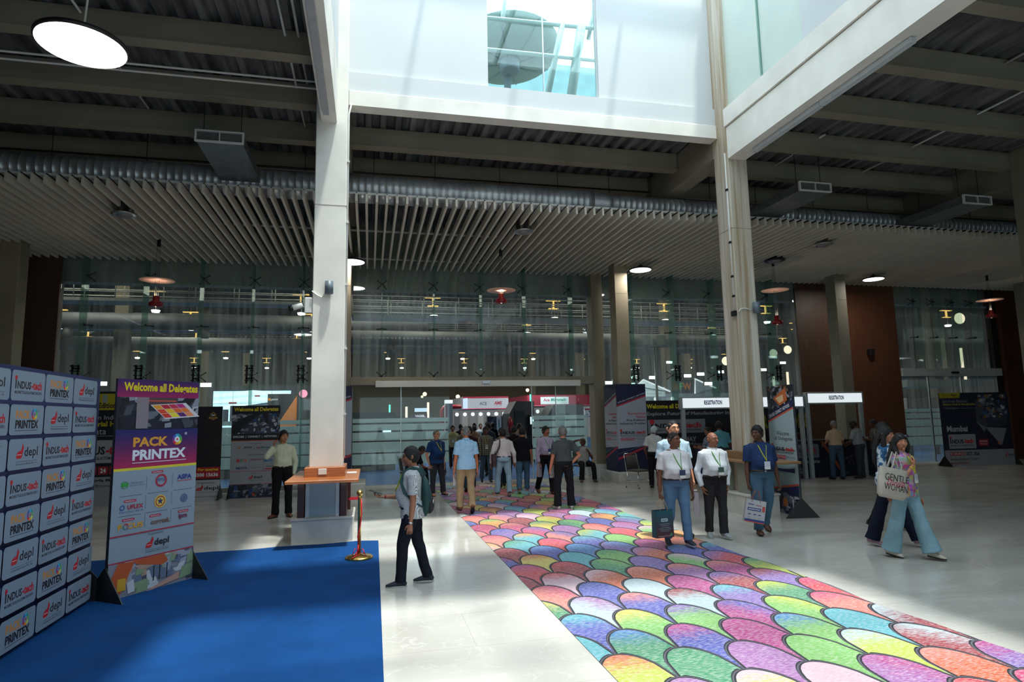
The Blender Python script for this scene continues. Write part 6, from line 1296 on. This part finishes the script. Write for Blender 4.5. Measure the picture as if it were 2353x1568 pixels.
P17 = person('woman in a pink patterned top and wide pale jeans with a canvas tote', (6.86, 6.92, 0), 200, 1.63, mk(RT=(.03, -.22, -1), RS=(.03, -.26, -1), LT=(.03, .26, -1), LS=(.0, .30, -1), LFt=(0, -4), RFt=(0, -8), RA=(.18, .25, -1), RF=(-.55, .75, 1.3), rh=((-.5, .2, .9), (0, -1, .3), 1), LA=(.22, -.05, -1), LF=(.1, .3, -1), head=(-40, -2), curl=(30, 70)),
    'a06c54', FB('pink_floral_top', 'c078a8', 'floral', 'ffffff', 1.4), 'three', False, FB('pale_wide_jeans', '7fa0ac'), flare=.055, shoe='flat', shoec=mat('cream_flats', srgb(hexc('c8bcac')), .5), hair='long', female=True, vox=.008, lany='c8c030', badge='b8bcc4', collar=False)
P18 = person('woman in a white and blue top and navy trousers walking behind the tote', (7.22, 7.55, 0), 212, 1.72, mk(RT=(.03, -.28, -1), RS=(.03, -.3, -1), LT=(.03, .30, -1), LS=(.0, .4, -1), LFt=(0, 4), RFt=(0, -10), head=(0, -4)),
    'a06c54', FB('white_blue_top', 'c4ccd0', 'blot', '2c5a80'), 'short', False, FB('navy_wide_trousers', '141a2c'), flare=.03, shoe='sneaker', shoec=mat('pink_sneaker', srgb(hexc('a88090')), .6), hair='long', female=True, vox=.010, collar=False)
P19 = person('dark-haired man in dark clothes half hidden behind the two women', (8.15, 8.55, 0), 215, 1.72, WALK, '6a4230', FB('black_shirt'.replace('black', 'dim'), '16161c'), 'long', True, FB('black_trousers', '15151a'), vox=.014)
P20 = person('grey-haired man in a cream polo standing at the navy desk', (12.95, 15.3, 0), -8, 1.68, mk(LA=(.3, .2, -1), LF=(-.2, 1, -.3), RA=(.3, .2, -1), RF=(-.2, 1, -.3), head=(0, -8), LT=(.12, 0, -1), RT=(.1, -.05, -1)), '7a5038', FB('cream_polo', 'b0967a'), 'short', True, FB('slate_jeans', '38485a'), hair='thin', hairm=M_grey, vox=.013, bulk=1.05)
P21 = person('man in a grey-white polo leaning over the navy desk', (13.74, 15.3, 0), 28, 1.68, mk(lean=(0, .14), LA=(.2, .6, -1), LF=(-.2, 1, -.3), RA=(.2, .5, -1), RF=(-.2, 1, -.3), head=(10, -14)), '4a2e22', FB('greywhite_polo', '8c8c90'), 'short', True, FB('charcoal_trousers', '35363c'), vox=.013, bulk=1.08, beard=True)
P22 = person('man in a striped shirt reading at the end of the navy desk', (14.42, 15.4, 0), 68, 1.68, mk(LA=(.2, .5, -1), LF=(-.3, 1, .25), RA=(.2, .5, -1), RF=(-.3, 1, .25), head=(0, -12)), '4a2e22', FB('striped_shirt', '7c7a72', 'stripe', '44423e', .6), 'short', False, FB('dim_blue_jeans', '1a2430'), vox=.013, mous=True)
P23 = person('person seated behind the navy desk', (13.0, 17.12, 0), 195, 1.62, mk(sit=.5, LT=(.1, 1, 0), LS=(0, 0, -1), RT=(.1, 1, 0), RS=(0, 0, -1), head=(20, -10), lean=(0, .2)), '4a2e22', FB('white_shirt_b', 'c0c0be'), 'short', True, FB('black_trousers', '15151a'), vox=.016, legs=True)
P24 = person('woman with glasses in a grey patterned top by the black board', (8.72, 14.9, 0), 95, 1.58, mk(LA=(.1, .3, -1), LF=(-.1, 1, .3), RA=(.1, .3, -1), RF=(-.1, 1, .3)), '7a4c38', FB('grey_pattern_top', '8890a0', 'blot', '404858', 2), 'three', False, FB('black_trousers', '15151a'), hair='short', female=True, glasses=True, vox=.013)
P25 = person('man in a teal shirt bending at the first registration desk', (9.15, 15.0, 0), -15, 1.74, mk(lean=(0, .22), LA=(.2, .5, -1), LF=(0, 1, -.4), RA=(.3, .3, -1), RF=(0, 1, -.4)), '5a3828', FB('teal_shirt', '5c98a4'), 'short', True, FB('charcoal_trousers', '35363c'), vox=.013, bulk=1.1)
P26 = person('man in a white patterned shirt beside the rust-streaked column, facing left', (9.3, 14.1, 0), 80, 1.66, mk(), '6a4030', FB('white_pattern_shirt', 'b4b8be', 'blot', '788090', 2), 'long', True, FB('charcoal_trousers', '35363c'), vox=.013)
crowd = [(1040, 24, 180, 1.66, 'a89c78', 'long', '1c1c20', 'man in a yellowish shirt with a lanyard facing the camera inside the doorway', dict(lany='b8b83a', badge='c8c8c0', hair='short')),
 (1010, 21, 10, 1.68, '74767a', 'short', '1a1a20', 'man in a grey T-shirt partly behind the man in the blue polo', {}),
 (1078, 16.4, -5, 1.70, '34161e', 'long', '2c3a4c', 'man in a maroon shirt and jeans half behind the light blue shirt', dict(lany='b8c020')),
 (1116, 18.4, 178, 1.66, '8a8478', 'long', '405468', 'man in a checked shirt with a badge coming out of the doorway', dict(lany='b0a830', badge='a8a8a8')),
 (1122, 20.6, 0, 1.76, '2c3442', 'short', '1c1c20', 'man in a dark slate shirt walking into the hall', {}),
 (1090, 24.5, 0, 1.62, '8a6454', 'short', '1c1c20', 'man in a dusty pink shirt inside the hall', {}),
 (1104, 29, 180, 1.66, 'b4b8bc', 'short', '1c1c20', 'man in a white shirt deep in the aisle, left of the dark suit', {}),
 (1132, 27, 0, 1.72, '121418', 'long', '101014', 'man in a dark suit deep in the aisle', {}),
 (1152, 16.9, 2, 1.64, '8a8a80', 'long', '2a3440', 'man in a grey checked shirt just left of the satchel man', {}),
 (1180, 18.2, 5, 1.66, '241418', 'long', '16161a', 'man in a very dark shirt between the satchel man and the black polo', {}),
 (1193, 20.8, 0, 1.72, '908678', 'short', '1c1c20', 'man in a beige shirt behind the black polo', {}),
 (1058, 27, 0, 1.68, '202226', 'short', '16161a', 'man in dark clothes left of the dusty pink shirt', {}),
 (1064, 21.8, 170, 1.62, '6e6a5a', 'short', '16161a', 'man in a khaki shirt beside the yellowish one', {}),
 (1148, 33, 0, 1.68, 'a8acb0', 'short', '16161a', 'man in a pale shirt, farthest in the aisle on the right', {}),
 (1118, 36, 0, 1.68, '40444c', 'short', '16161a', 'man in a grey shirt, farthest in the middle of the aisle', {}),
 (1090, 34, 0, 1.66, 'b0b0b4', 'short', '16161a', 'woman in a white top, farthest in the aisle on the left', dict(female=True, hair='long'))]
for i, (px, Y, fc, H, tc_, sl, bc, lab, kw) in enumerate(crowd):
    kk = 'check' if 'checked' in lab else 'plain'
    kw = dict(kw); p = at(px, 980, Y)
    person(lab, (p.x, Y, .0), fc, H, WALK if i % 2 else WALK2, ('7a4c36', '5a3828', '8a5c44', '4a2e22')[i % 4], FB('crowd_top_'+tc_, tc_, kk, '4a463e', .8) if kk == 'check' else FB('crowd_top_'+tc_, tc_), sl, i % 3 != 0, FB('crowd_bottom_'+bc, bc), vox=.013 if Y < 19 else .02, **kw)

# ================================================================ WHAT THEY CARRY
def paper_bag(lab, top, w_, h_, d, rz, col, side, art=None, tilt=0., hcol=None, hl=.16):
    t = thing('paper_bag', lab, 'bag', (top[0], top[1], top[2]-hl-h_), rz)
    rx = Matrix.Rotation(tilt, 4, 'Y')
    mb = MB(); v = [(-w_/2, -d/2, 0), (w_/2, -d/2, 0), (w_/2, d/2, 0), (-w_/2, d/2, 0), (-w_/2, -d/2*.8, h_), (w_/2, -d/2*.8, h_), (w_/2, d/2*.8, h_), (-w_/2, d/2*.8, h_)]
    mb.add(v, [(3, 2, 1, 0), (0, 1, 5, 4), (2, 3, 7, 6), (0, 4, 7, 3), (1, 2, 6, 5)], col); mb.add([(-w_/2*.98, -d/2*.8, h_-.02), (w_/2*.98, -d/2*.8, h_-.02), (w_/2*.98, d/2*.8, h_-.02), (-w_/2*.98, d/2*.8, h_-.02)], [(0, 1, 2, 3)], side)
    mb.build('bag_body', t); A_ = Art(w_*.98, h_*.97); art and art(A_)
    if art: o = A_.build('print', t, (-w_*.49, -d/2-.002, 0)); o.rotation_euler = (math.atan2(-d/2*.2, h_), 0, 0)
    for y in (-d*.4, d*.4):
        MB().tube([(-w_*.2, y, h_-.03), (-w_*.2, y, h_+.02), (-w_*.08, y*.4, h_+hl*.95), (w_*.08, y*.4, h_+hl*.95), (w_*.2, y, h_+.02), (w_*.2, y, h_-.03)], .004, hcol or mat('twine', srgb(hexc('b08a60')), .8), 6).build('handle', t)
    if tilt: t.rotation_euler = (0, tilt, rz)
    return t
def f_green(a):
    gradient(a, 0, 0, 1, 1, hexc('5a2c34'), hexc('1c5560'), 10); a.rrect(.3, .6, .68, .72, hexc('b8c8cc'), .01); a.text('INDIA', .34, .625, .64, .69, hexc('1c5560'), .02)
    for v, u in ((.5, .2), (.44, .3), (.36, .2), (.3, .15), (.24, .25)): a.rect(u, v, 1-u, v+.015, hexc('8aa4a8'))
    a.rect(.1, .05, .85, .07, hexc('b0a0a4')); a.disc(.85, .1, .02, hexc('4a9a60'))
h = P14['hand']['R']+Vector((-.03, -.07, 0)); paper_bag('glossy dark green paper bag carried by the man in the white polo', h, .30, .38, .11, .15, flat(hexc('1b4c56')), flat(hexc('10282e')), f_green)
def f_wb(a):
    a.rect(0, 0, 1, .05, hexc('c04838')); a.rect(0, .05, 1, .15, hexc('2a3c80')); a.rect(.1, .55, .78, .68, hexc('2a3c80')); a.text('INDUS-tech', .12, .8, .4, .87, hexc('2a3c80'), .02); a.text('Packprintex', .5, .78, .78, .84, hexc('a03038'), .02); a.text('MANUFACTURING', .15, .59, .73, .64, WH, .02)
    for u in (.15, .42, .66): a.rect(u, .36, u+.14, .4, hexc('2a3c80')); a.rect(u, .22, u+.14, .25, hexc('9098a8'))
    a.rect(.84, .55, .97, .8, hexc('c04838'))
h = P16['hand']['R']+Vector((-.06, -.12, 0)); paper_bag('white printed paper bag carried by the man in the navy polo', h, .30, .34, .10, -.35, flat(hexc('b8b4b8')), flat(hexc('908a8a')), f_wb, .18, mat('red_twine', srgb(hexc('8a4a3a')), .8))
h = P13['hand']['L']; paper_bag('white and red paper bag carried by the tall man in the pale blue polo', (h[0]+.03, h[1], h[2]), .28, .36, .09, 1.1, flat(hexc('b0a8ac')), flat(hexc('8a8284')), f_wb, -.1, None, .06)
# phones
def phone(lab, c, ex, ey, ez):
    t = thing('phone', lab, 'phone', c); R = Matrix((ex, ey, ez)).transposed(); t.rotation_euler = R.to_euler()
    MB().bbox(-.037, .037, -.077, .077, -.004, .004, M_black, .003).build('case', t); MB().box(-.033, .033, -.072, .072, .0042, .0048, mat('phone_glass', (.02, .022, .025), .05)).build('screen', t)
h = P1['hand']['R']; d = Vector((-1, .1, .35)).normalized(); s_ = Vector((0, 1, 0)); s_ = (s_-d*s_.dot(d)).normalized(); phone('dark phone held out by the man with the backpack', h+Vector((-.03, 0, .035)), s_, d, s_.cross(d))
h = P2['hand']['R']; hc_ = P2['W'] @ P2['hp'](.095, .03, -.02); d = Vector((0, -.25, 1)).normalized(); s_ = P2['W'].to_3x3() @ P2['f']; s_ = (s_-d*s_.dot(d)).normalized(); phone('black phone held to the ear by the man in the cream shirt', hc_, s_, d, s_.cross(d))
# papers and folders
def sheets(name, lab, c, w_, h_, rz, cols, tilt=0):
    t = thing(name, lab, 'papers', c, rz); t.rotation_euler = (tilt, 0, rz)
    for i, col in enumerate(cols): o = MB().box(-w_/2, w_/2, i*.008, i*.008+.005, -h_, .02, flat(hexc(col))).build('sheet', t); o.rotation_euler = (0, .12*i, 0)
h = P5['hand']['L']; sheets('white_paper', 'white paper held by the man in the light blue shirt', h, .10, .20, .9, ['c8ccd0'])
h = P8['hand']['R']; sheets('folders', 'white and orange folders held by the man in the lilac shirt', h+Vector((0, 0, .03)), .20, .30, .9, ['a8a0b0', 'c0c0c4', 'c84a20'])
h = P9['hand']['L']; sheets('brochures', 'brochures held by the man in the grey polo', h+Vector((.05, .02, .15)), .14, .24, .5, ['c8c4c4', '3a5080'])
h = P22['hand']['L']; sheets('form_sheet', 'white sheet held by the man in the striped shirt', h+Vector((-.05, 0, .12)), .2, .12, 1.2, ['70706c'])
# satchel
k = P6['k']; t = thing('satchel', 'brown leather satchel on the hip of the man in the white shirt', 'bag', P6['W'].translation, math.radians(-2)); tp = P6['tp']
M_sat = mat('satchel_leather', srgb(hexc('3c2020')), .35, var=.15, scale=6)
c = tp(-.02*k, -.255*k, -.02*k); mb = MB(); mb.bbox(c.x-.055, c.x+.05, c.y-.17, c.y+.15, c.z-.17, c.z+.12, M_sat, .02); mb.build('satchel_body', t)
MB().bbox(c.x-.065, c.x+.055, c.y-.175, c.y+.155, c.z-.02, c.z+.13, M_sat, .012).build('flap', t)
pts = [(c.x, c.y-.12, c.z+.1), tuple(tp(.15*k, -.21*k, -.145*k)), tuple(tp(.36*k, -.13*k, -.148*k)), tuple(tp(.475*k, -.06*k, -.10*k)), tuple(tp(.49*k, .03*k, -.04*k)), tuple(tp(.42*k, .1*k, .115*k)), tuple(tp(.2*k, -.05*k, .19*k)), tuple(tp(.05*k, -.19*k, .12*k)), (c.x, c.y+.1, c.z+.1)]
pts[0:4] = [(c.x, c.y-.12, c.z+.1), tuple(tp(.15*k, -.19*k, -.155*k)), tuple(tp(.30*k, -.12*k, -.165*k)), tuple(tp(.44*k, -.10*k, -.135*k))]; pts[4] = tuple(tp(.495*k, -.09*k, -.03*k)); pts[5] = tuple(tp(.43*k, -.06*k, .12*k))
MB().tube(pts, .018, M_sat, 8, ry=.005, ref=(0, 1, 0)).build('strap', t)
# backpack
k = P1['k']; tp = P1['tp']; t = thing('backpack', 'dark green and black backpack worn by the man in the patterned shirt', 'backpack', P1['W'].translation, math.radians(82))
M_bpk = mat('dark_green_nylon', srgb(hexc('143c3e')), .7, var=.12, scale=6, bump=.4, bscale=14); M_bpb = mat('black_nylon', (.012, .012, .014), .7, bump=.4, bscale=14)
def pod(m, x0, z0, z1, y0, dpt, w0, n=16):
    mb = MB(); rows = []
    for i in range(9):
        s = i/8; z = z0+(z1-z0)*s; b = math.sin(PI*min(1, max(.0, s*.92+.04)))**.45; rows.append((z, w0*b, dpt*b*(1.1-.35*s)))
    vs = []; fs = []
    for z, a, b in rows:
        for j in range(n): an = 2*PI*j/n; vs.append(tp(z*k, math.copysign(abs(math.cos(an))**.7, math.cos(an))*a*k+x0*k, (y0-b+math.copysign(abs(math.sin(an))**.7, math.sin(an))*b)*k))
    for i in range(8):
        for j in range(n): fs.append((i*n+j, i*n+(j+1) % n, (i+1)*n+(j+1) % n, (i+1)*n+j))
    fs.append(tuple(range(n-1, -1, -1))); fs.append(tuple(range(8*n, 9*n))); return mb.add(vs, fs, m, True)
pod(M_bpk, 0, -.10, .385, -.125, .062, .145).build('main_compartment', t); pod(M_bpb, 0, -.07, .16, -.195, .042, .118).build('front_pocket', t)
MB().tube([tp(.06*k, -.1*k, -.262*k), tp(.12*k, 0, -.262*k)], .005, M_steel, 6).build('zip_pull', t)
for q in (-1, 1):
    pts = [tp(.38*k, q*.10*k, -.15*k), tp(.462*k, q*.115*k, -.10*k), tp(.485*k, q*.115*k, -.015*k), tp(.44*k, q*.125*k, .085*k), tp(.33*k, q*.155*k, .12*k), tp(.20*k, q*.195*k, .07*k), tp(.09*k, q*.185*k, -.03*k), tp(.02*k, q*.15*k, -.15*k)]
    MB().tube(pts, [.028*k]*4+[.024*k]*2+[.012*k]*2, M_bpk, 8, ry=.008, ref=(1, 0, 0)).build('shoulder_strap', t)
# watch and bracelets
def band(lab, P_, s_, col, off=-.012, rad=.028):
    W_, A_, HD_ = P_['W'], P_['A'], P_['HD']; d = A_[s_][3]; c = A_[s_][2]+d*off
    o = MB().tube([c-d*.009, c+d*.009], rad*P_['k'], col, 14).build('wrist_band'); o.parent = P_['root']; o['label'] = lab; o.name = 'wrist_band'; return o
band('dark wrist watch', P1, 'L', M_steel); band('red thread bracelet', P1, 'R', M_red, -.02, .026); band('yellow bangle', P17, 'R', mat('yellow_bangle', srgb(hexc('c8a820')), .4), -.03, .025)
# canvas tote
def f_tote(a):
    a.text('GENTLE', .03, .55, .98, .80, hexc('15151a'), -.004); a.text('WOMAN', .03, .2, .98, .45, hexc('15151a'), -.004); a.text('Donelle', .12, .38, .85, .62, hexc('c03a58'), .0, .35)
W_ = P17['W']; tp = P17['tp']; k = P17['k']; sh = W_ @ tp(.42*k, .15*k, 0); c = sh+Vector((-.27, -.14, -.50))
t = thing('tote_bag', 'cream canvas tote with large black lettering on the woman\'s shoulder', 'tote bag', c, math.radians(4)); t.rotation_euler = (0, math.radians(12), math.radians(4))
M_canvas = mat('canvas', srgb(hexc('b8b0a4')), .9, var=.06, bump=.3, bscale=60)
mb = MB(); vs = []
for z, w_, d in ((0, .195, .02), (.04, .215, .055), (.2, .22, .06), (.38, .215, .035)):
    for j in range(16): an = 2*PI*j/16; vs.append((math.copysign(abs(math.cos(an))**.45, math.cos(an))*w_, math.copysign(abs(math.sin(an))**.6, math.sin(an))*d, z))
mb.add(vs, [(i*16+j, i*16+(j+1) % 16, (i+1)*16+(j+1) % 16, (i+1)*16+j) for i in range(3) for j in range(16)]+[tuple(range(15, -1, -1))], M_canvas, True); mb.build('bag_body', t)
A_ = Art(.40, .34); f_tote(A_); A_.build('lettering', t, (-.20, -.0585, .03))
ti = (Matrix.Translation(t.location) @ t.rotation_euler.to_matrix().to_4x4()).inverted(); s1 = ti @ (W_ @ tp(.475*k, .135*k, -.02*k))
for y in (-.03, .03): MB().tube([(-.07, y, .36), (-.05, y*1.2, .42), (s1.x-.01, s1.y+y, s1.z+.01), (s1.x+.02, s1.y+y, s1.z-.02), (.10, y, .42), (.10, y, .36)], .014, M_canvas, 6, ry=.004, ref=(0, 1, 0)).build('handle', t)
# sunglasses pushed up on her hair
t = thing('sunglasses', 'dark sunglasses pushed up on the hair of the woman with the tote', 'sunglasses', W_.translation, math.radians(200)); hp = P17['hp']
for q in (-1, 1): MB().tube([hp(q*.036, .098, .082), hp(q*.036, .112, .088)], [.03, .027], mat('dark_lens', (.02, .025, .035), .05), 14, ry=[.022, .02]).build('lens', t)
for q in (-1, 1): MB().tube([hp(q*.066, .09, .085), hp(q*.09, .02, .07), hp(q*.09, -.03, .05)], .003, M_black, 5).build('arm', t)
